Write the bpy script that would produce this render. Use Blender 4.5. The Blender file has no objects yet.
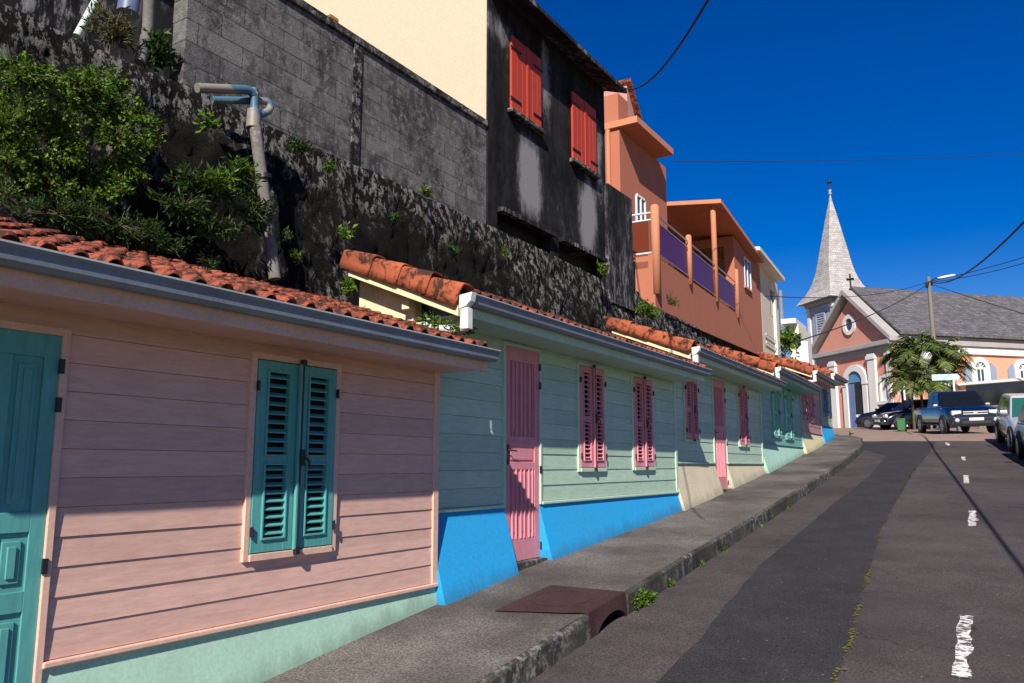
import bpy, math, random
from mathutils import Vector, Matrix, noise
R = math.radians
random.seed(11)
scene = bpy.context.scene
COL = scene.collection

# ---------------------------------------------------------------- camera, sky, sun
YAW, PITCH, F = R(31.9), math.atan(124 / 800), 800.0
cam = bpy.data.cameras.new('camera'); cam.lens = 36 * F / 1024; cam.sensor_width = 36
cam.clip_start = .05; cam.clip_end = 3000
camo = bpy.data.objects.new('camera', cam); COL.objects.link(camo)
camo.rotation_euler = (math.pi / 2 + PITCH, 0, YAW)
scene.camera = camo
scene.render.resolution_x, scene.render.resolution_y = 1024, 683
SUN = Vector((1, -2.6, 2.07)).normalized()
w = bpy.data.worlds.new('World'); scene.world = w; w.use_nodes = True
nt = w.node_tree; bg = nt.nodes['Background']
sky = nt.nodes.new('ShaderNodeTexSky'); sky.sky_type = 'NISHITA'; sky.sun_disc = False
sky.sun_elevation = math.asin(SUN.z); sky.sun_rotation = math.atan2(SUN.x, SUN.y)
sky.air_density = 1.0; sky.dust_density = .1; sky.ozone_density = 4.0
hs = nt.nodes.new('ShaderNodeHueSaturation'); hs.inputs['Saturation'].default_value = 1.45
hs.inputs['Hue'].default_value = .522; hs.inputs['Value'].default_value = 1.12; hs.inputs['Saturation'].default_value = 1.5
nt.links.new(sky.outputs[0], hs.inputs['Color']); nt.links.new(hs.outputs[0], bg.inputs[0])
bg.inputs[1].default_value = .055
sl = bpy.data.lights.new('sun', 'SUN'); sl.energy = 4.7; sl.angle = R(.5); sl.color = (1, .93, .82)
so = bpy.data.objects.new('sun', sl); COL.objects.link(so)
so.rotation_euler = SUN.to_track_quat('Z', 'Y').to_euler()
scene.view_settings.view_transform = 'Standard'; scene.view_settings.look = 'None'
scene.view_settings.exposure = 0.68; scene.view_settings.gamma = 1

# ---------------------------------------------------------------- photo geometry helpers (used to take real positions off known planes)
CR = camo.rotation_euler.to_matrix()
def ray(px, py): return CR @ Vector(((px - 512) / F, (341.5 - py) / F, -1))
def ang(px, py=465.5):           # plan bearing of a sight line
    d = ray(px, py); return math.atan2(d.x, d.y)
class Frame:
    """plan frame: x runs along a wall, y into the building, z up"""
    def __init__(s, ox, oy, heading):      # heading: angle of x axis from +X
        s.o = Vector((ox, oy, 0)); s.h = heading
        s.m = Matrix.Translation(s.o) @ Matrix.Rotation(heading, 4, 'Z'); s.mi = s.m.inverted()
    def pt(s, px, py, y=0):      # (x, z) where the sight line meets the plane local y
        o = s.mi @ Vector((0, 0, 0)); d = s.mi.to_3x3() @ ray(px, py)
        t = (y - o.y) / d.y; p = o + d * t; return p.x, p.z
    def ptx(s, px, py, x=0):     # (y, z) on the plane local x
        o = s.mi @ Vector((0, 0, 0)); d = s.mi.to_3x3() @ ray(px, py)
        t = (x - o.x) / d.x; p = o + d * t; return p.y, p.z
    def u(s, px, y=0, py=465.5): return s.pt(px, py, y)[0]
    def w(s, x, y, z): return s.m @ Vector((x, y, z))

# ---------------------------------------------------------------- ground height
GP = [(-40, -5.6), (-10, -2.9), (0, -1.80), (3.45, -1.39), (5.3, -1.175), (7.35, -.99), (11.3, -.70), (17.2, -.20), (21.9, .24), (25.4, .575), (27.8, .86), (31, 1.10), (36, 1.20), (45, 1.8), (52, 2.25), (70, 2.7), (120, 3.5), (900, 5)]
def gy(Y):
    for i in range(len(GP) - 1):
        if Y <= GP[i + 1][0] or i == len(GP) - 2:
            x0, z0 = GP[max(i, 0)]; x1, z1 = GP[i + 1]
            m = (z1 - z0) / (x1 - x0)
            def sl_(k):
                k = max(0, min(len(GP) - 2, k)); a, b = GP[k], GP[k + 1]; return (b[1] - a[1]) / (b[0] - a[0])
            m0 = (sl_(i - 1) + m) / 2; m1 = (m + sl_(i + 1)) / 2; h = x1 - x0
            t = (Y - x0) / h; t2 = t * t; t3 = t2 * t
            return (2*t3-3*t2+1)*z0 + (t3-2*t2+t)*h*m0 + (-2*t3+3*t2)*z1 + (t3-t2)*h*m1
CURB = [(-40, -2.3), (0, -2.72), (4, -2.83), (6.36, -2.87), (13.4, -3.2), (21.5, -3.52), (25.6, -3.78), (28, -4.12), (29.6, -4.7), (30.6, -5.6), (31.2, -7)]
def lerp_tab(tab, v):
    if v <= tab[0][0]: return tab[0][1]
    for a, b in zip(tab, tab[1:]):
        if v <= b[0]: return a[1] + (b[1] - a[1]) * (v - a[0]) / (b[0] - a[0])
    return tab[-1][1]
def curb_x(Y): return lerp_tab(CURB, Y)
KERB = .17
def road_z(X, Y):                # road lies a kerb below the pavement, and falls slightly to the right
    return gy(Y) - KERB * max(0, min(1, (34 - Y) / 5)) - .026 * max(0, min(6, X + 3)) * max(0, min(1, (34 - Y) / 6))
def on_ground(px, py, f=None):   # march a sight line to the ground
    f = f or road_z; d = ray(px, py).normalized(); t = 1.0
    while t < 200:
        p = d * t
        if p.z < f(p.x, p.y): return p
        t += .02
    return d * 200

# ---------------------------------------------------------------- mesh builder
class MB:
    def __init__(s): s.v = []; s.f = []; s.sm = []
    def add(s, vs, fs, smooth=False):
        b = len(s.v); s.v += [tuple(v) for v in vs]; s.f += [tuple(i + b for i in f) for f in fs]; s.sm += [smooth] * len(fs)
        return s
    def box(s, x0, x1, y0, y1, z0, z1, m=None):
        vs = [Vector((x, y, z)) for z in (z0, z1) for x, y in ((x0, y0), (x1, y0), (x1, y1), (x0, y1))]
        if m: vs = [m @ v for v in vs]
        return s.add(vs, [(0, 3, 2, 1), (4, 5, 6, 7), (0, 1, 5, 4), (1, 2, 6, 5), (2, 3, 7, 6), (3, 0, 4, 7)])
    def hexa(s, vs): return s.add(vs, [(0, 3, 2, 1), (4, 5, 6, 7), (0, 1, 5, 4), (1, 2, 6, 5), (2, 3, 7, 6), (3, 0, 4, 7)])
    def prism(s, poly, fn, a0, a1):      # poly of 2-D points, fn(p, q, a) -> 3-D
        n = len(poly); vs = [fn(p, q, a0) for p, q in poly] + [fn(p, q, a1) for p, q in poly]
        fs = [tuple(range(n))[::-1], tuple(range(n, 2 * n))] + [(i, (i + 1) % n, n + (i + 1) % n, n + i) for i in range(n)]
        return s.add(vs, fs)
    def tube(s, pts, r, n=8, r1=None, caps=True):
        pts = [Vector(p) for p in pts]; m = len(pts); vs = []; up = None
        for i, p in enumerate(pts):
            t = (pts[min(i + 1, m - 1)] - pts[max(i - 1, 0)]).normalized()
            if up is None: up = t.orthogonal().normalized()
            up = (up - t * up.dot(t)).normalized(); q = t.cross(up)
            rr = r if r1 is None else r + (r1 - r) * i / (m - 1)
            if callable(r): rr = r(i / (m - 1))
            vs += [p + (up * math.cos(a) + q * math.sin(a)) * rr for a in [2 * math.pi * k / n for k in range(n)]]
        fs = [(i * n + k, i * n + (k + 1) % n, (i + 1) * n + (k + 1) % n, (i + 1) * n + k) for i in range(m - 1) for k in range(n)]
        s.add(vs, fs, True)
        if caps: s.add(vs[:n], [tuple(range(n))[::-1]]); s.add(vs[-n:], [tuple(range(n))])
        return s
    def grid(s, rows, smooth=True, closed=False):
        n = len(rows[0]); vs = [p for r in rows for p in r]
        fs = [(i*n+k, i*n+(k+1) % n, (i+1)*n+(k+1) % n, (i+1)*n+k) for i in range(len(rows)-1) for k in range(n if closed else n-1)]
        return s.add(vs, fs, smooth)
    def lathe(s, prof, c=(0, 0, 0), n=16):
        rows = [[(c[0] + r * math.cos(2*math.pi*k/n), c[1] + r * math.sin(2*math.pi*k/n), c[2] + z) for k in range(n)] for r, z in prof]
        return s.grid(rows, True, True)
    def build(s, name, mat, parent=None, bevel=0, solid=0, label=None):
        me = bpy.data.meshes.new(name); me.from_pydata(s.v, [], s.f)
        me.polygons.foreach_set('use_smooth', s.sm)
        me.materials.append(mat); me.update()
        o = bpy.data.objects.new(name, me); COL.objects.link(o)
        if parent: o.parent = parent
        if solid:
            md = o.modifiers.new('s', 'SOLIDIFY'); md.thickness = solid; md.offset = 0
        if bevel:
            md = o.modifiers.new('b', 'BEVEL'); md.width = bevel; md.segments = 2; md.limit_method = 'ANGLE'; md.angle_limit = R(40)
        if label: o['label'] = label
        return o
def tag(o, label=None, cat=None, group=None, kind=None):
    for k, v in (('label', label), ('category', cat), ('group', group), ('kind', kind)):
        if v: o[k] = v
    return o
def empty(name, m, label, cat, group=None):
    o = bpy.data.objects.new(name, None); o.empty_display_size = .2; COL.objects.link(o)
    o.matrix_world = m if isinstance(m, Matrix) else Matrix.Translation(Vector(m))
    return tag(o, label, cat, group)

# ---------------------------------------------------------------- materials
def newmat(name):
    m = bpy.data.materials.new(name); m.use_nodes = True; t = m.node_tree
    return m, t, t.nodes['Principled BSDF']
def N(t, k, **kw):
    n = t.nodes.new(k)
    for a, b in kw.items():
        if a in n.inputs: n.inputs[a].default_value = b
        else: setattr(n, a, b)
    return n
def coords(t, scale=(1, 1, 1), rot=(0, 0, 0), world=False):
    mp = t.nodes.new('ShaderNodeMapping'); mp.inputs['Scale'].default_value = scale; mp.inputs['Rotation'].default_value = rot
    if world:
        g = t.nodes.new('ShaderNodeNewGeometry'); t.links.new(g.outputs['Position'], mp.inputs['Vector'])
    else:
        c = t.nodes.new('ShaderNodeTexCoord'); t.links.new(c.outputs['Object'], mp.inputs['Vector'])
    return mp.outputs[0]
def noise_tex(t, vec, scale, detail=6, rough=.6, dist=0):
    n = t.nodes.new('ShaderNodeTexNoise'); n.inputs['Scale'].default_value = scale; n.inputs['Detail'].default_value = detail
    n.inputs['Roughness'].default_value = rough; n.inputs['Distortion'].default_value = dist
    t.links.new(vec, n.inputs['Vector']); return n.outputs['Fac']
def ramp(t, fac, *stops):
    r = t.nodes.new('ShaderNodeValToRGB'); e = r.color_ramp.elements
    while len(e) < len(stops): e.new(.5)
    for el, (p, c) in zip(e, stops): el.position = p; el.color = (c, c, c, 1) if isinstance(c, (int, float)) else (*c, 1)
    t.links.new(fac, r.inputs[0]); return r.outputs[0]
def mixc(t, fac, a, b, mode='MIX'):
    m = t.nodes.new('ShaderNodeMix'); m.data_type = 'RGBA'; m.blend_type = mode
    for i, v in ((0, fac), (6, a), (7, b)):
        if isinstance(v, (tuple, list)): m.inputs[i].default_value = (*v, 1)
        elif isinstance(v, (int, float)): m.inputs[i].default_value = v
        else: t.links.new(v, m.inputs[i])
    return m.outputs[2]
def bump(t, bs, h, strength, dist=.01):
    b = t.nodes.new('ShaderNodeBump'); b.inputs['Strength'].default_value = strength; b.inputs['Distance'].default_value = dist
    t.links.new(h, b.inputs['Height']); t.links.new(b.outputs[0], bs.inputs['Normal'])
def paint(name, c, rough=.5, boards=False, splash=False, dirt=.35, dscale=1.6, dcol=None, stain=.62, bumpk=.25, spec=.35, metal=0, grain=(1, 1, 1)):
    m, t, bs = newmat(name); v = coords(t); dcol = dcol or tuple(x * .38 + .01 for x in c)
    n1 = noise_tex(t, coords(t, (1, 1, .45)), dscale * 2.2, 8, .68); n2 = noise_tex(t, coords(t, grain), 38, 5, .7)
    k = ramp(t, n1, (.40, 0), (stain + .2, dirt)); col = mixc(t, k, c, dcol)
    k2 = ramp(t, n2, (.3, .82), (.7, 1.07)); col = mixc(t, 1.0, col, k2, 'MULTIPLY')
    if boards:
        g = t.nodes.new('ShaderNodeNewGeometry'); col = mixc(t, 1.0, col, ramp(t, g.outputs['Random Per Island'], (0, .90), (1, 1.07)), 'MULTIPLY')
    if splash:
        at_ = t.nodes.new('ShaderNodeAttribute'); at_.attribute_name = 'above_ground'; q = N(t, 'ShaderNodeMath', operation='MULTIPLY_ADD'); t.links.new(noise_tex(t, coords(t, (1, 1, .5)), 5, 7, .75), q.inputs[0]); q.inputs[1].default_value = -.42; t.links.new(at_.outputs['Fac'], q.inputs[2])
        col = mixc(t, ramp(t, q.outputs[0], (-.0, .0), (.0, .0)), col, (.10, .085, .065)); 
        q2 = N(t, 'ShaderNodeMath', operation='MULTIPLY_ADD'); t.links.new(q.outputs[0], q2.inputs[0]); q2.inputs[1].default_value = 1; q2.inputs[2].default_value = .36
        col = mixc(t, ramp(t, q2.outputs[0], (.17, .75), (.30, 0)), col, tuple(x * .45 + .02 for x in c))
    sp = ramp(t, noise_tex(t, v, 23, 3, .8), (.70, 0), (.76, dirt)); col = mixc(t, sp, col, dcol)
    t.links.new(col, bs.inputs['Base Color']); bs.inputs['Roughness'].default_value = rough
    t.links.new(ramp(t, n1, (.3, rough * .85), (.75, min(1, rough * 1.25))), bs.inputs['Roughness'])
    bs.inputs['Specular IOR Level'].default_value = spec; bs.inputs['Metallic'].default_value = metal
    bump(t, bs, n2, bumpk, .004); return m
def plain(name, c, rough=.5, metal=0, spec=.5, emit=0):
    m, t, bs = newmat(name); bs.inputs['Base Color'].default_value = (*c, 1); bs.inputs['Roughness'].default_value = rough
    bs.inputs['Metallic'].default_value = metal; bs.inputs['Specular IOR Level'].default_value = spec; return m
M = {}
M['pink_wall'] = paint('pink_siding_paint', (.66, .41, .34), boards=True, dirt=.14, grain=(.15, 1, 1))
M['pink_trim'] = paint('pink_trim_paint', (.72, .46, .36), dirt=.25)
M['teal'] = paint('teal_paint', (.095, .35, .335), dirt=.25, rough=.42, grain=(1, 1, .15))
M['mint_base'] = paint('mint_render', (.42, .64, .50), splash=True, dirt=.3, rough=.85, dscale=.9)
M['mint_wall'] = paint('mint_siding_paint', (.43, .58, .45), boards=True, dirt=.16, grain=(.15, 1, 1))
M['mint_trim'] = paint('mint_trim_paint', (.48, .62, .48), dirt=.2)
M['blue_base'] = paint('blue_render', (.014, .33, .68), splash=True, dirt=.3, rough=.8, dscale=.9, dcol=(.05, .2, .4))
M['pink_door'] = paint('rose_door_paint', (.66, .25, .30), dirt=.22, rough=.45, grain=(1, 1, .15))
M['beige_base'] = paint('beige_render', (.60, .53, .38), splash=True, dirt=.4, rough=.9, dscale=.8)
M['teal_wall'] = paint('sea_green_siding_paint', (.18, .44, .38), boards=True, dirt=.2, grain=(.15, 1, 1))
M['teal_light'] = paint('pale_teal_paint', (.26, .58, .50), dirt=.2)
M['aqua_base'] = paint('aqua_render', (.38, .62, .50), splash=True, dirt=.3, rough=.9)
M['rose_wall'] = paint('rose_siding_paint', (.50, .26, .25), boards=True, dirt=.25)
M['yellow_base'] = paint('pale_yellow_render', (.66, .60, .36), splash=True, dirt=.3, rough=.9)
M['olive_wall'] = paint('grey_green_paint', (.36, .42, .32), boards=True, dirt=.3)
M['blue_shutter'] = paint('blue_shutter_paint', (.10, .24, .42), dirt=.2)
M['cream_board'] = paint('cream_board_paint', (.74, .66, .42), dirt=.35, dcol=(.2, .16, .09))
M['gutter'] = paint('grey_gutter', (.20, .235, .285), dirt=.4, rough=.6, spec=.4, dcol=(.07, .065, .06))
M['gutter_lip'] = paint('pale_gutter_lip', (.42, .42, .42), dirt=.6, rough=.5)
M['white_pvc'] = paint('white_pvc', (.72, .70, .68), dirt=.45, rough=.4, dcol=(.25, .2, .17))
M['iron'] = plain('black_iron', (.012, .012, .014), .45)
M['dark_void'] = plain('dark_interior', (.012, .013, .014), .9)
M['cable'] = plain('black_cable', (.012, .012, .013), .7)

def tile_mat(name, base, moss=.5, scale=7):
    m, t, bs = newmat(name); v = coords(t)
    n = noise_tex(t, v, scale, 8, .75, .4); n2 = noise_tex(t, v, scale * 4, 4, .7); n3 = noise_tex(t, v, 2.2, 3, .6)
    c = mixc(t, ramp(t, n3, (.3, 0), (.7, 1)), base, tuple(x * .6 for x in base))
    c = mixc(t, ramp(t, n, (moss, 0), (moss + .09, .93)), c, (.022, .016, .013))
    c = mixc(t, ramp(t, n2, (.62, 0), (.72, .5)), c, (.16, .15, .12))
    t.links.new(c, bs.inputs['Base Color']); bs.inputs['Roughness'].default_value = .85
    bs.inputs['Specular IOR Level'].default_value = .2
    bump(t, bs, n2, .6, .01); return m
M['tile'] = tile_mat('clay_tile', (.37, .088, .05), .445, 11)
M['tile_rake'] = tile_mat('clay_verge_tile', (.43, .112, .052), .485, 7)

def stone_mat(name, base, dark, light, thr=.6, scale=2.2, stretch=(1, 1, 1), bk=1.0, bd=.05, warm=None):
    m, t, bs = newmat(name); v = coords(t, stretch, world=True)
    n = noise_tex(t, v, scale, 10, .75); n2 = noise_tex(t, v, scale * 4, 8, .8); n3 = noise_tex(t, v, scale * .35, 4, .6)
    c = mixc(t, ramp(t, n, (.35, 0), (.62, 1)), dark, base)
    f = N(t, 'ShaderNodeMath', operation='MULTIPLY'); t.links.new(ramp(t, n2, (.50, 0), (.58, 1)), f.inputs[0])
    t.links.new(ramp(t, n3, (thr - .13, 0), (thr + .05, 1)), f.inputs[1])
    c = mixc(t, f.outputs[0], c, light)
    n4 = noise_tex(t, v, scale * 22, 4, .8)
    c = mixc(t, 1.0, c, ramp(t, n4, (.3, .6), (.7, 1.25)), 'MULTIPLY')
    t.links.new(c, bs.inputs['Base Color']); bs.inputs['Roughness'].default_value = .93; bs.inputs['Specular IOR Level'].default_value = .15
    a = N(t, 'ShaderNodeMath', operation='ADD'); t.links.new(n2, a.inputs[0]); t.links.new(n4, a.inputs[1])
    bump(t, bs, a.outputs[0], bk, bd); return m
def wall_stone():
    m, t, bs = newmat('mossy_basalt_wall'); v = coords(t, world=True); sp = t.nodes.new('ShaderNodeSeparateXYZ'); t.links.new(v, sp.inputs[0])
    n = noise_tex(t, v, 2.2, 10, .75); n2 = noise_tex(t, coords(t, (1, 1, .55), world=True), 12, 8, .8); n3 = noise_tex(t, coords(t, (1, 1, .6), world=True), 1.3, 6, .7); n4 = noise_tex(t, v, 50, 4, .8)
    c = mixc(t, ramp(t, n, (.38, 0), (.62, 1)), (.004, .004, .0035), (.020, .018, .015))
    def mr(sock, a, b, lo, hi):
        r = t.nodes.new('ShaderNodeMapRange'); t.links.new(sock, r.inputs[0])
        for i, x in enumerate((a, b, lo, hi)): r.inputs[i + 1].default_value = x
        return r.outputs[0]
    def add(a, b):
        k = N(t, 'ShaderNodeMath', operation='ADD'); t.links.new(a, k.inputs[0]); t.links.new(b, k.inputs[1]); return k.outputs[0]
    q = add(add(n3, mr(sp.outputs[2], 2.7, 3.2, .0, .20)), mr(sp.outputs[1], 7.5, 13, 0, .11))
    f = N(t, 'ShaderNodeMath', operation='MULTIPLY'); t.links.new(ramp(t, n2, (.51, 0), (.55, 1)), f.inputs[0]); t.links.new(ramp(t, q, (.50, 0), (.62, 1)), f.inputs[1])
    c = mixc(t, f.outputs[0], c, (.27, .26, .245)); c = mixc(t, 1.0, c, ramp(t, n4, (.3, .55), (.7, 1.3)), 'MULTIPLY')
    c = mixc(t, ramp(t, noise_tex(t, v, 3.1, 6, .7), (.60, 0), (.72, .5)), c, (.03, .045, .012))
    t.links.new(c, bs.inputs['Base Color']); bs.inputs['Roughness'].default_value = .95; bs.inputs['Specular IOR Level'].default_value = .12
    bump(t, bs, add(n2, n4), 1.0, .05); return m
M['stone_wall'] = wall_stone()
M['stone'] = stone_mat('mossy_basalt', (.05, .045, .04), (.005, .005, .004), (.42, .40, .38), .50, 2.4)
M['stone_grey'] = stone_mat('lichen_grey_basalt', (.11, .105, .098), (.012, .012, .011), (.36, .35, .33), .38, 2.4)
M['facade_black'] = stone_mat('mildewed_render', (.03, .029, .03), (.006, .006, .007), (.26, .25, .26), .53, 1.5, (1, 1, .3), .4, .015)

def block_mat():
    m, t, bs = newmat('stained_block'); v = coords(t, world=True)
    br = t.nodes.new('ShaderNodeTexBrick'); br.inputs['Scale'].default_value = 1
    br.inputs['Brick Width'].default_value = .5; br.inputs['Row Height'].default_value = .21; br.inputs['Mortar Size'].default_value = .007
    br.inputs['Mortar Smooth'].default_value = .3
    br.inputs['Color1'].default_value = (.20, .19, .185, 1); br.inputs['Color2'].default_value = (.12, .115, .115, 1); br.inputs['Mortar'].default_value = (.06, .06, .06, 1)
    mp = t.nodes.new('ShaderNodeMapping'); mp.inputs['Rotation'].default_value = (R(90), 0, R(90))
    sp = t.nodes.new('ShaderNodeSeparateXYZ'); cb = t.nodes.new('ShaderNodeCombineXYZ')
    t.links.new(v, sp.inputs[0]); t.links.new(sp.outputs[1], cb.inputs[0]); t.links.new(sp.outputs[2], cb.inputs[1])
    t.links.new(cb.outputs[0], br.inputs['Vector'])
    n = noise_tex(t, coords(t, (1, 1, .7), world=True), 1.7, 10, .8); n2 = noise_tex(t, v, 11, 8, .8); n4 = noise_tex(t, v, 60, 4, .8)
    c = mixc(t, ramp(t, n, (.44, 0), (.58, .9)), br.outputs[0], (.020, .019, .019))
    c = mixc(t, ramp(t, n2, (.53, 0), (.58, .6)), c, (.27, .26, .255))
    c = mixc(t, 1.0, c, ramp(t, n4, (.3, .6), (.7, 1.2)), 'MULTIPLY')
    t.links.new(c, bs.inputs['Base Color']); bs.inputs['Roughness'].default_value = .95
    a = N(t, 'ShaderNodeMath', operation='MULTIPLY_ADD'); t.links.new(br.outputs['Fac'], a.inputs[0]); a.inputs[1].default_value = -1.2; t.links.new(n4, a.inputs[2])
    bump(t, bs, a.outputs[0], .8, .03); return m
M['block'] = block_mat()
def ground_mat(name, c1, c2, scale=3, fine=110, spk=.0, crack=False, rough=.9, patch=None):
    m, t, bs = newmat(name); v = coords(t, world=True)
    n = noise_tex(t, v, scale, 7, .65); n2 = noise_tex(t, v, fine, 3, .8); n3 = noise_tex(t, v, .5, 4, .6)
    c = mixc(t, ramp(t, n, (.3, 0), (.7, 1)), c1, c2)
    c = mixc(t, 1.0, c, ramp(t, n2, (.36, .35), (.64, 1.75)), 'MULTIPLY')
    if patch: c = mixc(t, ramp(t, n3, (.42, 0), (.66, .85)), c, patch)
    if spk: c = mixc(t, ramp(t, noise_tex(t, v, fine * .45, 2, .5), (.735, 0), (.755, spk)), c, (.3, .29, .28))
    if crack:
        vo = t.nodes.new('ShaderNodeTexVoronoi'); vo.feature = 'DISTANCE_TO_EDGE'; vo.inputs['Scale'].default_value = .55
        dv = N(t, 'ShaderNodeMix', data_type='VECTOR'); 
        nn = t.nodes.new('ShaderNodeTexNoise'); nn.inputs['Scale'].default_value = 2.5; nn.inputs['Detail'].default_value = 6; t.links.new(v, nn.inputs['Vector'])
        va = t.nodes.new('ShaderNodeVectorMath'); va.operation = 'ADD'; t.links.new(v, va.inputs[0]); t.links.new(nn.outputs['Color'], va.inputs[1])
        t.links.new(va.outputs[0], vo.inputs['Vector'])
        f = N(t, 'ShaderNodeMath', operation='MULTIPLY'); t.links.new(ramp(t, vo.outputs[0], (0, .8), (.012, 0)), f.inputs[0]); t.links.new(ramp(t, n3, (.48, 0), (.58, 1)), f.inputs[1])
        c = mixc(t, f.outputs[0], c, (.012, .011, .011))
    t.links.new(c, bs.inputs['Base Color']); bs.inputs['Roughness'].default_value = rough; bs.inputs['Specular IOR Level'].default_value = .25
    bump(t, bs, n2, .7, .006); return m
M['asphalt'] = ground_mat('old_asphalt', (.045, .037, .036), (.078, .063, .060), 1.8, 70, .7, True, patch=(.04, .034, .034))
M['asphalt_dark'] = ground_mat('newer_asphalt', (.021, .020, .022), (.035, .033, .035), 2.2, 70, .7)
M['asphalt_pink'] = ground_mat('dusty_asphalt', (.20, .14, .11), (.27, .19, .15), 1.5, 90, 0)
M['pavement'] = ground_mat('pavement_concrete', (.078, .067, .061), (.165, .146, .132), 1.3, 60, .3, False, patch=(.04, .036, .034))
M['kerb'] = stone_mat('kerb_concrete', (.085, .078, .070), (.022, .022, .019), (.24, .225, .205), .55, 2.6, (1, 1, 1), .35, .008)
M['earth'] = ground_mat('dry_ground', (.12, .10, .07), (.18, .15, .10), .6, 20)
M['cover'] = ground_mat('iron_inlet_cover', (.036, .018, .017), (.060, .028, .026), 4, 130, 0, False, .75)
M['rubber_ring'] = ground_mat('cover_groove', (.035, .02, .02), (.05, .025, .025), 4, 130, 0, False, .8)
M['moss'] = ground_mat('moss_seam', (.16, .16, .03), (.09, .08, .03), 9, 80)
def worn_white():
    m, t, bs = newmat('worn_road_paint'); v = coords(t, world=True)
    n = noise_tex(t, coords(t, (.9, 1.5, 1), world=True), 15, 7, .75)
    c = mixc(t, ramp(t, n, (.475, 0), (.495, 1)), (.06, .05, .048), (.70, .67, .65))
    t.links.new(c, bs.inputs['Base Color']); bs.inputs['Roughness'].default_value = .8; return m
M['road_paint'] = worn_white()

def leaf_mat(name, c1, c2, trans=.35):
    m, t, bs = newmat(name); g = t.nodes.new('ShaderNodeNewGeometry')
    c = mixc(t, g.outputs['Random Per Island'], c1, c2)
    t.links.new(c, bs.inputs['Base Color']); bs.inputs['Roughness'].default_value = .5; bs.inputs['Specular IOR Level'].default_value = .3
    tr = t.nodes.new('ShaderNodeBsdfTranslucent'); t.links.new(c, tr.inputs[0]); mx = t.nodes.new('ShaderNodeMixShader'); mx.inputs[0].default_value = trans
    t.links.new(bs.outputs[0], mx.inputs[1]); t.links.new(tr.outputs[0], mx.inputs[2]); t.links.new(mx.outputs[0], t.nodes['Material Output'].inputs[0]); return m
M['leaf'] = leaf_mat('bright_leaf', (.15, .25, .022), (.022, .065, .008))
M['leaf_dark'] = leaf_mat('dark_leaf', (.05, .10, .015), (.015, .035, .008))
M['leaf_dry'] = leaf_mat('dry_leaf', (.14, .13, .04), (.05, .06, .02))
M['palm'] = leaf_mat('palm_leaf', (.20, .24, .07), (.04, .075, .018), .3)
M['stem'] = paint('brown_stem', (.10, .075, .04), dirt=.4)

# ---------------------------------------------------------------- vegetation helpers
def leaf(mb, p, d, size, wid=.45, rnd=None):
    rnd = rnd or random; d = Vector(d).normalized(); q = d.cross(Vector((rnd.uniform(-1, 1), rnd.uniform(-1, 1), rnd.uniform(-1, 1)))).normalized()
    n = d.cross(q); p = Vector(p); s = size
    mb.add([p, p + d * s * .45 + q * s * wid * .5 + n * s * .06, p + d * s, p + d * s * .45 - q * s * wid * .5 + n * s * .06, p + d * s * .5 - n * s * .05],
           [(0, 1, 4), (1, 2, 4), (2, 3, 4), (3, 0, 4)])
def bush(name, blobs, n, size, mat, label, cat='plant', group=None, droop=.2, stems=True, seed=1, wid=.55):
    rnd = random.Random(seed); mb = MB(); st = MB(); c0 = Vector(blobs[0][0]); tot = sum(b[1][0] * b[1][1] * b[1][2] for b in blobs)
    root = empty(name, c0, label, cat, group)
    for c, r in blobs:
        c = Vector(c) - c0; k = max(3, int(n * r[0] * r[1] * r[2] / tot))
        for j in range(max(2, k // 9)):                     # leaves sit on twigs, so the outline is uneven
            v = Vector((rnd.gauss(0, 1), rnd.gauss(0, 1), rnd.gauss(0, 1))).normalized() * (rnd.random() ** .38)
            tip = c + Vector((v.x * r[0], v.y * r[1], v.z * r[2])); ax = (v + Vector((0, 0, .3))).normalized()
            if stems and j % 3 == 0: st.tube([c + (tip - c) * .15, tip], .004 + size * .03, 4, .002)
            for q in range(9):
                d = (ax + Vector((rnd.uniform(-1, 1), rnd.uniform(-1, 1), rnd.uniform(-1, 1))) * 1.1); d.z -= droop * rnd.random()
                p = tip - ax * size * rnd.uniform(0, 2.2) + Vector((rnd.uniform(-1, 1), rnd.uniform(-1, 1), rnd.uniform(-1, 1))) * size * .35
                leaf(mb, p, d, size * rnd.uniform(.6, 1.25), wid, rnd)
    mb.build('leaves', mat, root)
    if stems: st.build('stem', M['stem'], root)
    return root
def tuft(mb, p, h, n, rnd, spread=.6, wid=.05):
    p = Vector(p)
    for i in range(n):
        a = rnd.uniform(0, 6.28); l = h * rnd.uniform(.5, 1.1); o = Vector((math.cos(a), math.sin(a), 0)); b = p + o * h * .08
        m = b + o * l * spread * .35 + Vector((0, 0, l * .6)); e = b + o * l * spread + Vector((0, 0, l * rnd.uniform(.5, .95))); s = Vector((-o.y, o.x, 0)) * l * wid
        mb.add([b - s, b + s, m + s * .8, m - s * .8, e], [(0, 1, 2, 3), (3, 2, 4)])

# ================================================================= GROUND
def ysteps(a, b, s):
    n = max(1, int((b - a) / s)); return [a + (b - a) * i / n for i in range(n + 1)]
YS = ysteps(-40, 0, 2) + ysteps(0, 36, .4)[1:] + ysteps(36, 70, 2)[1:] + [90, 120, 200, 400, 900]
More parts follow.
